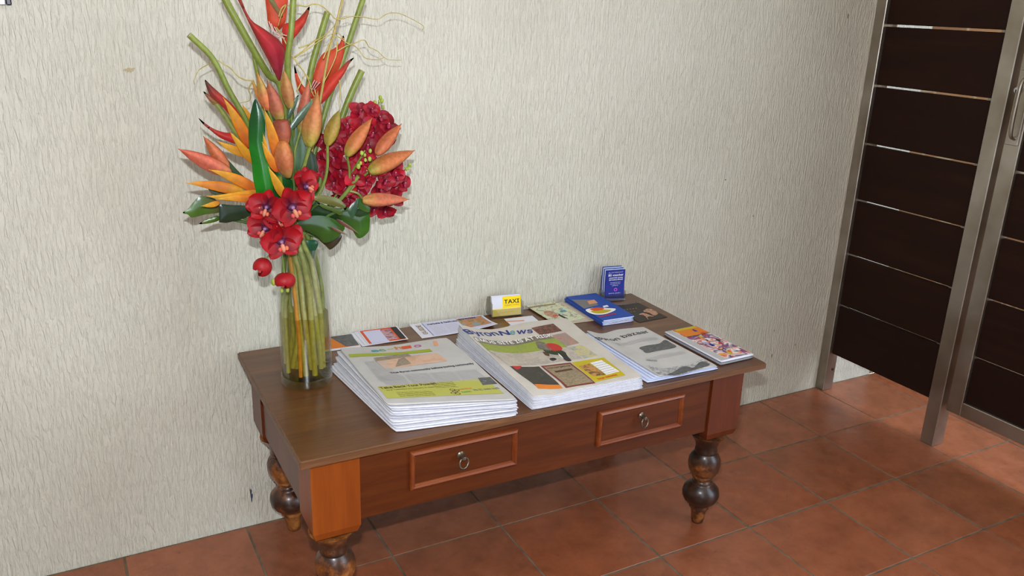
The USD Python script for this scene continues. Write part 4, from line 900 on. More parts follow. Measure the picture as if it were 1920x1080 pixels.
body(hc, 'bract', [(580, 12), (579, 24), (572, 44), (560, 62), (550, 74), (541, 88), (533, 104), (530, 88), (528, 66), (532, 46), (546, 42), (556, 38), (568, 26)], lambda a, b: -0.27, 0.013, [C8(190, 44, 44), C8(206, 62, 44), C8(200, 60, 46), C8(90, 70, 44)], ((532, 95), (582, 10)))
body(hc, 'bract', [(503, -2), (511, -3), (520, 10), (530, 26), (528, 33), (517, 22)], -0.276, 0.003, [C8(120, 120, 70), C8(160, 90, 56)], ((512, 0), (528, 36)))
st = []
for a, b in (((508, 44), (516, 64)), ((504, 40), (512, 60)), ((518, 62), (538, 67)), ((516, 66), (534, 72)), ((512, 58), (524, 66)), ((514, 50), (520, 60)), ((520, 70), (530, 62))): st.append(tube([at(*a, -0.302), at(*b, -0.306)], [0.0009, 0.0014], 6))
m = cat_(st); obj('stamens', m, 'petal', hc, tint=np.tile(C8(232, 196, 186), (len(m.vertices), 1)))

h2 = plant('heliconia', 'red heliconia right of the top one, half hidden by stalks', 'flower', None)
stem(h2, [(585, 185, -0.25), (575, 230, -0.25), (560, 330, -0.25)], 'O', 0.0055, GS)
body(h2, 'bract', [(644, 66), (646, 90), (642, 112), (634, 132), (618, 152), (600, 172), (585, 178), (586, 150), (594, 120), (606, 100), (624, 92), (636, 82)], -0.225, 0.010, ORED, ((590, 175), (645, 70)))
body(h2, 'bract', [(664, 108), (655, 120), (648, 134), (638, 150), (626, 168), (612, 186), (600, 196), (592, 188), (600, 170), (616, 148), (634, 132), (650, 116)], -0.25, 0.010, [C8(190, 44, 40), C8(212, 60, 42), C8(208, 66, 48), C8(90, 70, 56)], ((598, 190), (664, 108)))
body(h2, 'bract', [(552, 122), (558, 140), (568, 160), (582, 172), (590, 186), (576, 186), (562, 174), (554, 150)], -0.245, 0.010, ORED, ((580, 182), (552, 122)))
st = [tube([at(*a, -0.27), at(*b, -0.275)], [0.0009, 0.0012], 6) for a, b in (((584, 170), (594, 152)), ((588, 168), (600, 154)), ((582, 166), (590, 150)))]
m = cat_(st); obj('stamens', m, 'petal', h2, tint=np.tile(C8(226, 180, 176), (len(m.vertices), 1)))

h3 = plant('heliconia', 'slim red heliconia with dark tipped bracts at the left above the orange petals', 'flower', None)
GR = [C8(196, 50, 46), C8(188, 48, 44), C8(170, 56, 48), C8(60, 62, 54)]
stem(h3, [(404, 192, -0.262), (420, 214, -0.262), (446, 254, -0.262), (500, 330, -0.25)], 'N', [0.0052, 0.006, 0.0062, 0.005], [C8(128, 136, 62), C8(110, 124, 48), C8(140, 148, 80)])
body(h3, 'bract', [(384, 150), (398, 162), (416, 178), (434, 194), (446, 208), (456, 228), (452, 234), (438, 226), (422, 206), (406, 190), (392, 176)], -0.272, 0.009, GR, ((455, 230), (385, 150)))
body(h3, 'bract', [(372, 221), (386, 232), (402, 242), (420, 248), (434, 250), (448, 264), (446, 271), (430, 266), (412, 258), (394, 244), (380, 232)], -0.275, 0.007, GR, ((448, 266), (372, 221)))
body(h3, 'bract', [(381, 171), (392, 178), (406, 186), (410, 194), (402, 198), (390, 186)], -0.262, 0.006, [C8(150, 130, 66), C8(170, 100, 74), C8(90, 80, 60)], ((406, 194), (381, 171)))

# ---- birds of paradise: orange petals
OR1 = [C8(226, 96, 36), C8(236, 132, 34), C8(238, 164, 38), C8(226, 176, 60)]
OR2 = [C8(228, 142, 34), C8(236, 166, 36), C8(232, 176, 52)]
def pet(t, tip, base, w, y0, y1, c=OR1, **k): spindle(t, 'petal', tip, base, w, y0, y1, c, 'petal', flat=0.45, a=0.62, b=0.85, ridges=2, amp=0.05, **k)
bp = plant('bird_of_paradise', 'orange bird of paradise flower, upper left, petals fanning up beside the big leaf', 'flower', None)
stem(bp, [(476, 306, -0.28), (500, 350, -0.27)], 'F', 0.005, GS)
pet(bp, (418, 182), (469, 276), 19, -0.28, -0.285, bend=0.02); pet(bp, (430, 246), (476, 306), 14, -0.29, -0.30, OR2); pet(bp, (407, 264), (466, 291), 14, -0.28, -0.28, OR2, bend=-0.03)
pet(bp, (454, 196), (470, 226), 9, -0.26, -0.26, OR2)
bp = plant('bird_of_paradise', 'orange bird of paradise petals standing against the glossy upright leaf', 'flower', None)
stem(bp, [(524, 330, -0.305), (530, 380, -0.29)], 'G', 0.005, GS)
pet(bp, (495, 203), (521, 300), 17, -0.325, -0.335, bend=0.02); pet(bp, (491, 266), (521, 322), 14, -0.325, -0.335, bend=-0.02); pet(bp, (503, 313), (533, 370), 15, -0.335, -0.345, OR2); pet(bp, (493, 250), (500, 286), 6, -0.33, -0.335, OR2)
pet(bp, (471, 152), (500, 204), 11, -0.30, -0.30, [C8(226, 120, 60), C8(232, 140, 60), C8(206, 160, 70)])
bp = plant('bird_of_paradise', 'orange bird of paradise flower pointing left at the lowest level', 'flower', None)
stem(bp, [(478, 362, -0.29), (510, 400, -0.28)], 'K', 0.005, GS)
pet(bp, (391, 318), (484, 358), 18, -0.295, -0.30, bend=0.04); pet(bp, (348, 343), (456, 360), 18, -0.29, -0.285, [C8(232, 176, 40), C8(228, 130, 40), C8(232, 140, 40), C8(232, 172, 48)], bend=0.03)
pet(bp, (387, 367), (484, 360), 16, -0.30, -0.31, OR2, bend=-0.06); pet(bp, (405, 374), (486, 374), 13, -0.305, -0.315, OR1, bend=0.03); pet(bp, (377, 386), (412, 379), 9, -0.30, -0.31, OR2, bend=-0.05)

# ---- lilies: closed salmon buds
SAL = [C8(158, 150, 58), C8(192, 116, 60), C8(198, 112, 64), C8(196, 114, 64), C8(190, 106, 58)]
SAL2 = [C8(188, 108, 64), C8(194, 104, 66), C8(192, 106, 62), C8(188, 96, 58)]
PK = [C8(156, 158, 66), C8(172, 98, 66), C8(168, 88, 66), C8(162, 96, 60)]
GRN = [C8(168, 150, 60), C8(166, 136, 56), C8(158, 132, 58), C8(140, 132, 60)]
BRN = [C8(166, 92, 56), C8(156, 80, 56), C8(146, 72, 52)]
OBR = [C8(196, 120, 60), C8(190, 112, 66), C8(176, 98, 60), C8(160, 130, 60)]
YG = [C8(160, 160, 66), C8(190, 130, 70), C8(196, 116, 70), C8(170, 120, 60)]
LG = [C8(126, 140, 60), C8(116, 130, 56), C8(140, 148, 80)]
def bud(t, tip, base, w, y0, y1, c, **k): return spindle(t, 'bud', tip, base, w, y0, y1, c, **k)
def pedicel(t, pts, r=0.0028): stem(t, pts, None, r, LG, 'pedicel', n=20, sides=8)
ly = plant('lily', 'lily stem with pinkish closed buds standing upright left of centre', 'flower', None)
stem(ly, [(527, 227, -0.30), (538, 270, -0.295), (545, 330, -0.285), (550, 400, -0.28)], 'A', 0.0045, [C8(116, 130, 56), C8(150, 130, 56), C8(206, 140, 48), C8(210, 140, 46)])
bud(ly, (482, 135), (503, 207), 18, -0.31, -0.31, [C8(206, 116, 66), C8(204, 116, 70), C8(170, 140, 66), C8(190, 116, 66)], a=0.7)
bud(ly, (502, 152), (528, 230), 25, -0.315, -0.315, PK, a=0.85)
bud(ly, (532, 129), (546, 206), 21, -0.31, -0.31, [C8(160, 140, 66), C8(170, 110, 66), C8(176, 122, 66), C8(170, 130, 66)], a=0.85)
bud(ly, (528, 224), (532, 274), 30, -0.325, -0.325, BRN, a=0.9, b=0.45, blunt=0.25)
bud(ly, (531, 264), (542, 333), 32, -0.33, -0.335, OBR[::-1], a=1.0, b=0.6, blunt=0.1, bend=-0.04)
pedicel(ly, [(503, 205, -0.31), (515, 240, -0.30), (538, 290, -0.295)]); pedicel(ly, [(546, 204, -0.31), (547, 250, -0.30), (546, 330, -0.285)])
ly = plant('lily', 'lily stem with the tall orange bud and an olive bud right of centre', 'flower', None)
stem(ly, [(581, 274, -0.31), (570, 312, -0.30), (560, 350, -0.29), (556, 400, -0.28)], 'E', 0.0042, LG)
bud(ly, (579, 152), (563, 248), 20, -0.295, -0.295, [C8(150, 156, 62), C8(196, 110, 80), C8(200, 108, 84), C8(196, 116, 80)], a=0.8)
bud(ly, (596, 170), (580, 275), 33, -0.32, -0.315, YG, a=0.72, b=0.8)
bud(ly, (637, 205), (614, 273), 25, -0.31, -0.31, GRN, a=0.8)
pedicel(ly, [(563, 246, -0.295), (552, 290, -0.29), (552, 350, -0.285)], 0.003); pedicel(ly, [(614, 272, -0.31), (613, 320, -0.30), (600, 360, -0.29), (570, 400, -0.28)], 0.0034)
ly = plant('lily', 'lily with four salmon buds pointing right among the dark red orchids', 'flower', None)
stem(ly, [(672, 330, -0.31), (640, 372, -0.29), (600, 410, -0.27)], 'R', 0.0045, LG)
bud(ly, (698, 221), (650, 292), 26, -0.345, -0.345, SAL, a=0.72); bud(ly, (753, 232), (706, 290), 24, -0.335, -0.32, SAL2, a=0.75)
bud(ly, (778, 282), (692, 322), 31, -0.33, -0.31, SAL, a=0.72); bud(ly, (768, 374), (680, 376), 25, -0.33, -0.31, [C8(186, 140, 70), C8(202, 110, 74), C8(204, 112, 80), C8(206, 124, 84)], a=0.7)
for b_ in ((650, 290), (706, 288), (694, 320), (682, 376)): pedicel(ly, [(*b_, -0.32), ((b_[0] + 660) / 2, (b_[1] + 350) / 2, -0.30), (655, 358, -0.295)])
ly = plant('lily', 'lily with two salmon buds pointing left above the lowest orange petals', 'flower', None)
stem(ly, [(428, 322, -0.275), (460, 346, -0.27), (510, 390, -0.26)], 'O', 0.004, LG)
bud(ly, (334, 279), (432, 324), 26, -0.285, -0.285, [C8(190, 120, 80), C8(204, 104, 78), C8(204, 100, 74), C8(196, 90, 64)], a=0.68); bud(ly, (381, 255), (428, 316), 21, -0.275, -0.27, SAL2, a=0.7)

# ---- leaves
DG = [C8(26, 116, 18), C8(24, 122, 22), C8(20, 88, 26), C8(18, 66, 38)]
def leaf(label, poly, yf, cols, axis, bulge=0.006, pet_=None, slot=None, edge=None, name='leaf', **k):
    t = plant(name, label, 'leaf', None)
    y = yf if callable(yf) else (lambda a, b: yf)
    m, ti = inflate(poly, y, bulge, cols, axis, fold=0.25, power=0.8, edge=edge, **k); obj('blade', m, 'leaf', t, tint=ti)
    if pet_: stem(t, pet_, slot, 0.0035, [C8(70, 100, 44), C8(96, 116, 56)], 'petiole', n=30, sides=8)
    return t
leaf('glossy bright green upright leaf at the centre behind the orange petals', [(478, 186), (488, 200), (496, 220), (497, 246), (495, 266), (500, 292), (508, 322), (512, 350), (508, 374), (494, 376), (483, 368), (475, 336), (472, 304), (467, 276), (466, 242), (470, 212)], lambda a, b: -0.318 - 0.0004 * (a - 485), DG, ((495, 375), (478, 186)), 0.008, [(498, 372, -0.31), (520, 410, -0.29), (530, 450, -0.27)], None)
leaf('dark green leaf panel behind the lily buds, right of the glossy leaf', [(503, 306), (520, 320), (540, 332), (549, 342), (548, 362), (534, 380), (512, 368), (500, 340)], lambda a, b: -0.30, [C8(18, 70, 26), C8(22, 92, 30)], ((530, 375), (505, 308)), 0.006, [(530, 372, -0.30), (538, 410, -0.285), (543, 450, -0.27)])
leaf('tall dark leaf standing behind the pink lily buds', [(497, 200), (506, 190), (518, 214), (528, 250), (532, 290), (534, 320), (524, 316), (510, 280), (500, 240)], -0.285, [C8(20, 76, 30), C8(26, 84, 38)], ((530, 318), (500, 195)), 0.005, [(530, 316, -0.285), (540, 380, -0.275), (548, 450, -0.26)])
leaf('greyish green narrow leaf crossing below the tall pink bud', [(584, 188), (586, 196), (572, 218), (556, 236), (542, 249), (541, 240), (554, 218), (570, 200)], -0.318, [C8(66, 92, 72), C8(80, 104, 78)], ((542, 246), (584, 190)), 0.003, [(543, 246, -0.318), (548, 300, -0.30), (552, 380, -0.28)])
leaf('dark greyish narrow leaf beside the upright brown lily bud', [(560, 178), (556, 196), (548, 214), (541, 226), (538, 214), (544, 198), (552, 186)], -0.312, [C8(56, 80, 62), C8(70, 96, 72)], ((541, 222), (558, 180)), 0.003, [(541, 222, -0.312), (548, 280, -0.30), (552, 380, -0.28)])
leaf('pale grey green leaf behind the tall orange lily bud', [(552, 222), (564, 236), (572, 262), (574, 292), (568, 318), (556, 320), (548, 296), (546, 256)], -0.285, [C8(72, 100, 70), C8(96, 118, 88)], ((560, 318), (556, 224)), 0.004, [(560, 316, -0.285), (560, 380, -0.275), (560, 440, -0.26)])
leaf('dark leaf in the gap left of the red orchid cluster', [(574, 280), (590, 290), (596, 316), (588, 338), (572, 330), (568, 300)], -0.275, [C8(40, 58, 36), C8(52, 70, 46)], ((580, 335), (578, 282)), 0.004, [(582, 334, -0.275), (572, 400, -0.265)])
OLV = [C8(66, 96, 30), C8(78, 108, 34), C8(110, 110, 60)]
leaf('olive green pointed leaf at the far left under the orange petals', [(375, 368), (400, 372), (416, 386), (412, 398), (385, 402), (361, 408), (352, 402), (342, 399), (352, 392), (362, 380)], -0.255, [C8(90, 90, 50), C8(66, 100, 30), C8(80, 110, 40)], ((400, 372), (352, 402)), 0.004, [(414, 392, -0.255), (460, 410, -0.25), (520, 440, -0.25)])
leaf('blunt dark green leaf end at the lower left', [(410, 382), (430, 384), (474, 386), (476, 402), (450, 412), (425, 418), (411, 417)], -0.27, [C8(38, 56, 36), C8(46, 66, 42)], ((412, 400), (474, 394)), 0.004, [(474, 396, -0.27), (510, 420, -0.26), (535, 450, -0.25)], round_=False)
leaf('narrow green leaf tip below the blunt dark leaf end', [(373, 420), (390, 410), (408, 404), (412, 412), (396, 418)], -0.255, OLV, ((410, 408), (373, 420)), 0.003, [(410, 408, -0.255), (470, 420, -0.25), (530, 450, -0.25)])
leaf('grey green leaf lying behind the lowest orange petals', [(391, 352), (414, 356), (444, 360), (446, 368), (420, 368), (398, 364)], -0.26, [C8(86, 100, 76), C8(52, 66, 46)], ((392, 356), (444, 364)), 0.003, [(444, 364, -0.26), (500, 400, -0.255)])
leaf('slim dark leaf between the two salmon lily buds at left', [(398, 274), (410, 282), (428, 300), (446, 320), (460, 334), (452, 336), (436, 326), (418, 306), (404, 290)], -0.26, [C8(60, 84, 50), C8(72, 88, 60)], ((456, 334), (398, 274)), 0.003, [(456, 334, -0.26), (500, 370, -0.255)])
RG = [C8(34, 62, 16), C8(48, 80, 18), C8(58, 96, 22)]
leaf('broad green leaf lobe under the front orchids, right of the vase rim', [(556, 424), (568, 410), (592, 404), (620, 408), (646, 424), (638, 440), (622, 452), (607, 455), (596, 444), (578, 434)], lambda a, b: -0.315 + 0.0003 * (a - 600), RG, ((560, 424), (640, 440)), 0.008, [(558, 424, -0.315), (552, 450, -0.28)])
leaf('bright green leaf lobe reaching right below the lowest salmon bud', [(628, 398), (650, 392), (676, 394), (692, 398), (693, 424), (689, 437), (672, 447), (658, 428), (640, 412)], lambda a, b: -0.285 + 0.0003 * (a - 660), [C8(34, 66, 16), C8(58, 104, 20)], ((630, 400), (690, 435)), 0.006, [(632, 402, -0.285), (600, 410, -0.28), (570, 440, -0.26)])
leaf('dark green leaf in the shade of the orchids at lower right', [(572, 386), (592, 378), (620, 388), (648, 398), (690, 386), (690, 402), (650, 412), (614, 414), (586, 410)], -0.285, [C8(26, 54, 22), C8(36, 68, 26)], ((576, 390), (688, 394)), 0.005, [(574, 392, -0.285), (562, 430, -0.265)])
leaf('brown backed leaf hanging right of the vase rim', [(596, 446), (616, 444), (640, 440), (636, 454), (620, 468), (612, 462)], -0.27, [C8(64, 56, 26), C8(52, 42, 22)], ((598, 448), (630, 458)), 0.004, [(598, 446, -0.27), (584, 440, -0.26), (572, 436, -0.255)])
leaf('olive brown leaf lying flat under the red orchid cluster', [(584, 371), (602, 366), (620, 368), (637, 374), (650, 388), (644, 390), (624, 386), (602, 380)], -0.325, [C8(112, 108, 56), C8(104, 108, 50)], ((586, 371), (648, 388)), 0.004, [(588, 372, -0.32), (572, 396, -0.29), (562, 430, -0.27)])
leaf('olive leaf just below the flat brown one', [(594, 380), (610, 384), (630, 390), (650, 390), (644, 396), (638, 404), (622, 396), (606, 390)], -0.318, [C8(80, 100, 36), C8(70, 96, 34)], ((596, 382), (640, 400)), 0.003, [(596, 382, -0.318), (576, 400, -0.29), (562, 430, -0.27)])
leaf('bluish green leaf tip pointing down below the orchid cluster', [(652, 394), (660, 382), (672, 374), (672, 388), (661, 410), (655, 402)], -0.322, [C8(44, 76, 52), C8(52, 88, 56)], ((670, 376), (660, 408)), 0.003, [(660, 390, -0.318), (620, 402, -0.29), (570, 430, -0.265)])
leaf('green leaf beside the lowest salmon bud', [(668, 372), (682, 374), (692, 384), (692, 398), (678, 394), (668, 386)], -0.305, [C8(50, 100, 36), C8(64, 96, 36)], ((672, 374), (690, 396)), 0.003, [(672, 384, -0.3), (630, 400, -0.28), (570, 436, -0.26)])
for p0, p1, w in (((631, 411), (673, 438), 6), ((620, 426), (650, 440), 5)):
    t = plant('leaf', 'thin brown leaf edge between the green lobes at lower right' if w == 6 else 'short brown leaf edge under the broad green lobe', 'leaf', None)
    spindle(t, 'blade', p1, p0, w, -0.322, -0.318, [C8(90, 40, 28), C8(120, 74, 50), C8(130, 100, 70)], 'leaf', flat=0.25, ridges=2)
# leaves standing in the water
t = leaf('dark green leaf pressed against the inside of the vase', [(574, 452), (590, 450), (597, 456), (592, 470), (588, 484), (580, 486), (576, 470)], -0.262, [C8(22, 66, 34), C8(18, 84, 50)], ((578, 482), (590, 452)), 0.003, [(582, 478, -0.262), (588, 520, -0.25)])

# ---- orchids
def petal_mesh(L_, W, cup, theta, o, X, Y, Z, back=0.15, ns=8, nt=7, wp=0.75, notch=0.0):
    a = math.cos(theta) * X + math.sin(theta) * Y; b = -math.sin(theta) * X + math.cos(theta) * Y
    s, t = np.meshgrid(np.linspace(0, 1, ns), np.linspace(-1, 1, nt), indexing='ij')
    w = W / 2 * np.sin(PI * np.clip(s * 0.96 + 0.04, 0, 1) ** wp) ** 0.62; w[-1] *= 0.25
    zz = cup * L_ * (s ** 2) - back * L_ * s + 0.35 * (w * t * t) * np.sign(cup + 0.01)
    v = o + (a[None, None] * (L_ * (s - notch * (1 - abs(t)) * s ** 6))[..., None] + b[None, None] * (w * t)[..., None] + Z[None, None] * zz[..., None])
    th = 0.0005 * (1 - t ** 2)
    fr = v.reshape(-1, 3); bk = (v - Z * th[..., None]).reshape(-1, 3); f = []
    for i in range(ns - 1):
        for j in range(nt - 1):
            p, q, r_, u = i * nt + j, (i + 1) * nt + j, (i + 1) * nt + j + 1, i * nt + j + 1; f += [(p, q, r_), (p, r_, u)]
    f = np.array(f); n = len(fr); return trimesh.Trimesh(np.vstack([fr, bk]), np.vstack([f, f[:, ::-1] + n]), process=False), s.ravel()
def frame(n, roll):
    Z = np.array(n, float); Z /= np.linalg.norm(Z); X = np.cross([0, 0, 1.0], Z); X /= np.linalg.norm(X); Y = np.cross(Z, X)
    c, s = math.cos(roll), math.sin(roll); return c * X + s * Y, -s * X + c * Y, Z
def lump(parts):
    out, cs = [], []
    for c, r, sq, col, fr in parts:
        m = trimesh.creation.icosphere(2, 1.0); v = np.array(m.vertices) * r * np.array(sq); m = trimesh.Trimesh(c + v @ np.array(fr), m.faces, process=False); out.append(m); cs.append(np.tile(col, (len(v), 1)))
    return cat_(out), np.vstack(cs)
ro = np.random.default_rng(5)
def vanda(parent, px, py, y, size, n, roll, bright):
    o = at(px, py, y); X, Y, Z = frame(n, roll); r_ = size * MPX / 2; fr = (X, Y, Z)
    m, c = lump([(o + Z * 0.1 * r_, 0.17 * r_, (1, 1, 1.2), C8(110, 20, 44), fr), (o + Z * 0.22 * r_ - Y * 0.2 * r_, 0.2 * r_, (0.8, 1.3, 0.7), C8(170, 36, 70), fr), (o + Z * 0.3 * r_ + Y * 0.05 * r_, 0.07 * r_, (1, 1, 1), C8(210, 140, 130), fr)])
    fl = obj('flower', m, 'orchid_petal', parent, tint=c)
    for th, w in ((90, 0.95), (18, 1.2), (162, 1.2), (-52, 1.05), (232, 1.05)):
        k = ro.uniform(0.95, 1.3); pm, s = petal_mesh(r_ * k, r_ * w, ro.uniform(-0.05, 0.35), math.radians(th + ro.uniform(-10, 10)), o, X, Y, Z, ro.uniform(-0.1, 0.25))
        b = bright * ro.uniform(0.75, 1.2); col = ramp([C8(136, 12, 36) * b, C8(170, 14, 38) * b, C8(182, 18, 40) * b], s); obj('petal', pm, 'orchid_petal', fl, tint=np.vstack([col, col * 0.9]))
    return fl
def greenbuds(t, pts, y, r):
    for px, py, k in pts: m, c = lump([(at(px, py, y), r * k, (0.85, 0.85, 1.2), C8(160, 172, 70), np.eye(3))]); obj('bud', m, 'bud_skin', t, tint=c)
OG = [C8(120, 150, 56), C8(90, 110, 46), C8(110, 124, 60)]
def cluster(label, spots, path, buds, slot):
    t = plant('orchid_spray', label, 'orchid', None); stem(t, path, slot, [0.0016, 0.0025, 0.0032, 0.0036], OG)
    for px, py, size, b in spots:
        ex, ey = (px - 690) / 95, (py - 300) / 105; y = -0.205 - 0.10 * math.sqrt(max(0.05, 1 - ex * ex - ey * ey)) + ro.uniform(-0.012, 0.012)
        vanda(t, px, py, y, size, (ex * 0.8 - 0.25 + ro.uniform(-.35, .35), -1.0, -ey * 0.7 + 0.2 + ro.uniform(-.35, .35)), ro.uniform(-0.6, 0.6), b)
    if buds: greenbuds(t, *buds)
cluster('dark red orchid spray standing highest, with green buds at its tip', [(676, 210, 40, 1.0), (697, 206, 34, 1.1), (652, 236, 40, 0.9), (682, 236, 42, 1.0), (712, 222, 38, 0.9), (728, 236, 44, 0.72), (655, 262, 42, 0.9), (700, 250, 40, 0.85), (722, 262, 40, 0.8), (640, 250, 36, 0.9), (690, 275, 44, 0.9), (664, 285, 38, 0.9)],
        [(713, 183, -0.22), (706, 208, -0.225), (690, 260, -0.22), (640, 350, -0.22), (590, 420, -0.235)], ([(713, 183, 1.0), (716, 189, 1.0), (703, 193, 1.1), (711, 190, 0.7), (718, 201, 0.8), (717, 214, 0.9), (694, 209, 1.2)], -0.24, 0.0046), 'C')
cluster('dark red orchid spray crowding the middle of the cluster beside the centre buds', [(606, 266, 32, 0.8), (600, 300, 36, 0.9), (614, 320, 40, 0.95), (628, 296, 40, 1.0), (640, 318, 44, 1.05), (628, 342, 42, 0.9), (648, 350, 44, 1.1), (664, 330, 42, 1.15), (672, 306, 38, 1.35), (690, 298, 34, 1.35), (654, 372, 36, 0.95), (634, 368, 34, 0.9), (672, 356, 42, 1.15), (640, 276, 40, 0.85), (686, 340, 34, 1.2)],
        [(684, 282, -0.33), (676, 296, -0.325), (655, 330, -0.29), (620, 380, -0.265), (585, 420, -0.255)], ([(678, 287, 1.1), (694, 283, 1.0), (685, 300, 0.9), (693, 298, 1.1), (672, 312, 1.2), (676, 306, 0.9), (684, 291, 0.8)], -0.352, 0.0042), 'D')
cluster('dark red orchid spray at the far right under the salmon buds', [(738, 322, 42, 0.9), (756, 344, 40, 0.85), (740, 350, 36, 0.9), (722, 340, 36, 0.8), (712, 356, 38, 0.85), (735, 370, 40, 0.75), (722, 394, 42, 0.85), (700, 392, 30, 0.75), (704, 318, 34, 0.8), (744, 332, 34, 1.0)],
        [(768, 308, -0.20), (756, 322, -0.205), (720, 350, -0.215), (650, 390, -0.225), (590, 430, -0.235)], ([(768, 309, 1.0), (762, 317, 1.0), (766, 316, 0.8), (770, 312, 0.7), (725, 343, 1.0)], -0.225, 0.004), 'E')

# the large bright orchids hanging over the vase's front
fr = plant('orchid_spray', 'bright red large flowered orchid spray hanging over the front of the vase', 'orchid', None)
stem(fr, [(534, 520, -0.335), (530, 485, -0.335), (526, 445, -0.33), (538, 405, -0.315), (548, 400, -0.29)], None, [0.0012, 0.0016, 0.0022, 0.003], OG, n=40)
stem(fr, [(492, 488, -0.335), (506, 478, -0.333), (522, 462, -0.33)], None, 0.0013, OG, 'pedicel', n=16, sides=7)
stem(fr, [(548, 400, -0.29), (552, 430, -0.27)], 'G', 0.0036, OG)
def phal(px, py, y, size, n, roll, hide=()):
    o = at(px, py, y); X, Y, Z = frame(n, roll); r_ = size * MPX / 2; f_ = (X, Y, Z)
    m, c = lump([(o + Z * 0.05 * r_, 0.16 * r_, (1.3, 1, 0.7), C8(84, 30, 70), f_), (o + Z * 0.16 * r_ - Y * 0.02 * r_, 0.09 * r_, (1, 1, 1), C8(170, 120, 160), f_), (o + Z * 0.18 * r_ - Y * 0.30 * r_, 0.15 * r_, (0.7, 1.5, 0.8), C8(232, 150, 120), f_),
                 (o + Z * 0.20 * r_ - Y * 0.34 * r_ + X * 0.16 * r_, 0.09 * r_, (1, 1.3, 1), C8(236, 130, 90), f_), (o + Z * 0.20 * r_ - Y * 0.34 * r_ - X * 0.16 * r_, 0.09 * r_, (1, 1.3, 1), C8(230, 90, 80), f_)])
    fl = obj('flower', m, 'orchid_petal', fr, tint=c)
    for i, (th, L_, w) in enumerate(((90, 0.95, 0.72), (-48, 0.95, 0.75), (228, 0.95, 0.75), (10, 1.0, 1.15), (170, 1.0, 1.15))):
        if i in hide: continue
        pm, s = petal_mesh(r_ * L_, r_ * w, 0.28, math.radians(th + ro.uniform(-5, 5)), o + Z * (0.02 * r_ if i > 2 else 0), X, Y, Z, 0.12, 10, 9, 0.8)
        col = ramp([C8(80, 10, 44), C8(156, 10, 24), C8(178, 12, 24), C8(170, 12, 24)], s) * ro.uniform(0.88, 1.08); obj('petal', pm, 'orchid_petal', fl, tint=np.vstack([col, col]))
phal(547, 388, -0.352, 78, (0.05, -1, 0.10), 0.35); phal(572, 350, -0.335, 60, (0.5, -1, 0.3), 0.9); phal(500, 388, -0.338, 66, (-0.35, -1, 0.2), -0.3); phal(522, 412, -0.345, 52, (-0.2, -1, 0.0), 0.2)
phal(498, 428, -0.338, 68, (-0.5, -1, 0.1), -0.5); phal(526, 452, -0.348, 76, (0.05, -1, 0.05), 0.15); phal(548, 440, -0.335, 44, (0.3, -1, 0.3), 0.5); phal(574, 334, -0.315, 44, (-0.2, -1, 0.4), 0.0, (1, 2))
phal(482, 384, -0.325, 40, (-0.6, -1, 0.3), 0.4)
def halfbud(px, py, w, h, y, rot):
    """a half opened round bud: cupped petals with a gap at the lower left"""
    o = at(px, py, y); g = trimesh.creation.icosphere(3, 1.0); v = np.array(g.vertices); v *= [w / 2 * MPX, w / 2 * MPX * 0.9, h / 2 * MPX]
    f = np.array(g.faces); c = v[f].mean(1); ang = np.arctan2(c[:, 2], c[:, 0]); keep = ~((abs(np.angle(np.exp(1j * (ang - rot)))) < 0.5) & (np.hypot(c[:, 0], c[:, 2]) > 0.3 * w / 2 * MPX))
    f2 = f[keep]; n = len(v); vv = np.vstack([o + v, o + v * 0.9]); ff = np.vstack([f2, f2[:, ::-1] + n]); m = trimesh.Trimesh(vv, ff, process=False)
    b = obj('flower', m, 'orchid_petal', fr, tint=np.vstack([np.tile(C8(178, 24, 32), (n, 1)), np.tile(C8(150, 24, 36), (n, 1))]))
    d = np.array([math.cos(rot), 0, math.sin(rot)]); m, cc = lump([(o + d * w * 0.2 * MPX + np.array([0, -0.004, 0]), 0.0045, (1, 1, 1.5), C8(206, 90, 80), np.eye(3))]); obj('petal', m, 'orchid_petal', b, tint=cc)
halfbud(492, 501, 33, 34, -0.335, math.radians(215)); halfbud(534, 526, 38, 29, -0.335, math.radians(235))
greenbuds(fr, [(513, 529, 1.25), (528, 545, 0.85), (539, 544, 0.9)], -0.333, 0.0052)

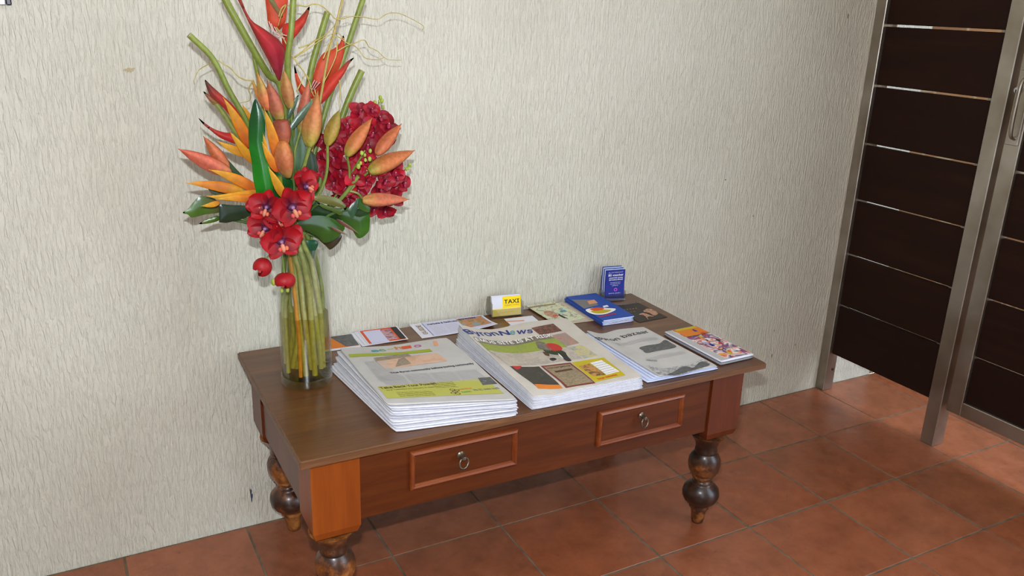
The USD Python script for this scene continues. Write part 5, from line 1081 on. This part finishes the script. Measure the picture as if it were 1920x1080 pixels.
# ---- twisted willow
TW = [C8(180, 160, 84), C8(170, 146, 76), C8(190, 166, 100)]
wl = plant('willow_branch', 'thin curly willow branch with long tendrils over the right side of the wall', 'twig', None)
stem(wl, [(645, -12, -0.24), (630, 47, -0.24), (617, 96, -0.25), (606, 156, -0.27), (590, 250, -0.26), (570, 380, -0.25)], 'N', [0.0024, 0.0026, 0.0028, 0.003, 0.003], TW, 'branch')
wr = np.random.default_rng(3)
def tendril(t, pts, y0, y1, r=0.0011):
    n = len(pts); w = [at(px, py, y0 + (y1 - y0) * i / (n - 1) + wr.uniform(-0.006, 0.006)) for i, (px, py) in enumerate(pts)]; c = spline(w, n * 6)
    m = tube(c, np.linspace(r * 1.3, r * 0.6, len(c)), 6); obj('tendril', m, 'stem_skin', t, tint=np.tile(C8(186, 166, 88), (len(m.vertices), 1)))
tendril(wl, [(539, 10), (560, 10), (575, 12), (586, 8), (601, 10), (617, 23), (630, 36), (643, 35), (659, 31), (682, 32), (708, 36), (726, 26), (747, 25), (773, 36), (794, 49), (792, 56)], -0.27, -0.22)
tendril(wl, [(606, 110), (619, 80), (632, 68), (656, 83), (682, 75), (692, 88), (708, 96), (726, 111), (752, 113)], -0.27, -0.22)
tendril(wl, [(632, 96), (656, 84), (671, 91), (684, 108), (705, 112), (720, 108)], -0.25, -0.22)
tendril(wl, [(549, 107), (567, 99), (593, 81), (614, 68), (632, 62), (645, 73)], -0.28, -0.23)
tendril(wl, [(552, 109), (560, 122), (570, 135), (580, 154), (586, 175), (592, 185)], -0.30, -0.31); tendril(wl, [(632, 78), (630, 104), (617, 135), (606, 158), (603, 180)], -0.27, -0.29)
tendril(wl, [(523, 31), (528, 16), (536, 10), (527, 30), (522, 48)], -0.30, -0.30, 0.0013); tendril(wl, [(518, 52), (528, 66), (536, 81), (544, 99), (560, 122), (580, 148)], -0.31, -0.30, 0.0014)
tendril(wl, [(560, 90), (578, 84), (596, 74), (612, 64), (626, 50), (640, 34), (652, 30)], -0.27, -0.22); tendril(wl, [(552, 108), (572, 92), (590, 76), (610, 72)], -0.27, -0.24)
tendril(wl, [(636, 150), (638, 170), (636, 190), (637, 206)], -0.29, -0.30); tendril(wl, [(556, 172), (566, 152), (572, 140)], -0.30, -0.30); tendril(wl, [(590, 168), (592, 180), (588, 190)], -0.30, -0.31)
w2 = plant('willow_branch', 'curly willow twig reaching left above the slim heliconia', 'twig', None)
stem(w2, [(474, 151, -0.26), (486, 180, -0.25), (505, 250, -0.245), (535, 350, -0.24)], 'K', 0.002, TW, 'branch')
tendril(w2, [(474, 151), (460, 150), (445, 142), (432, 128), (419, 120), (406, 113), (396, 118), (384, 124), (372, 133), (364, 151), (365, 158)], -0.26, -0.22); tendril(w2, [(474, 153), (466, 167), (470, 180), (467, 189), (450, 193)], -0.26, -0.23)
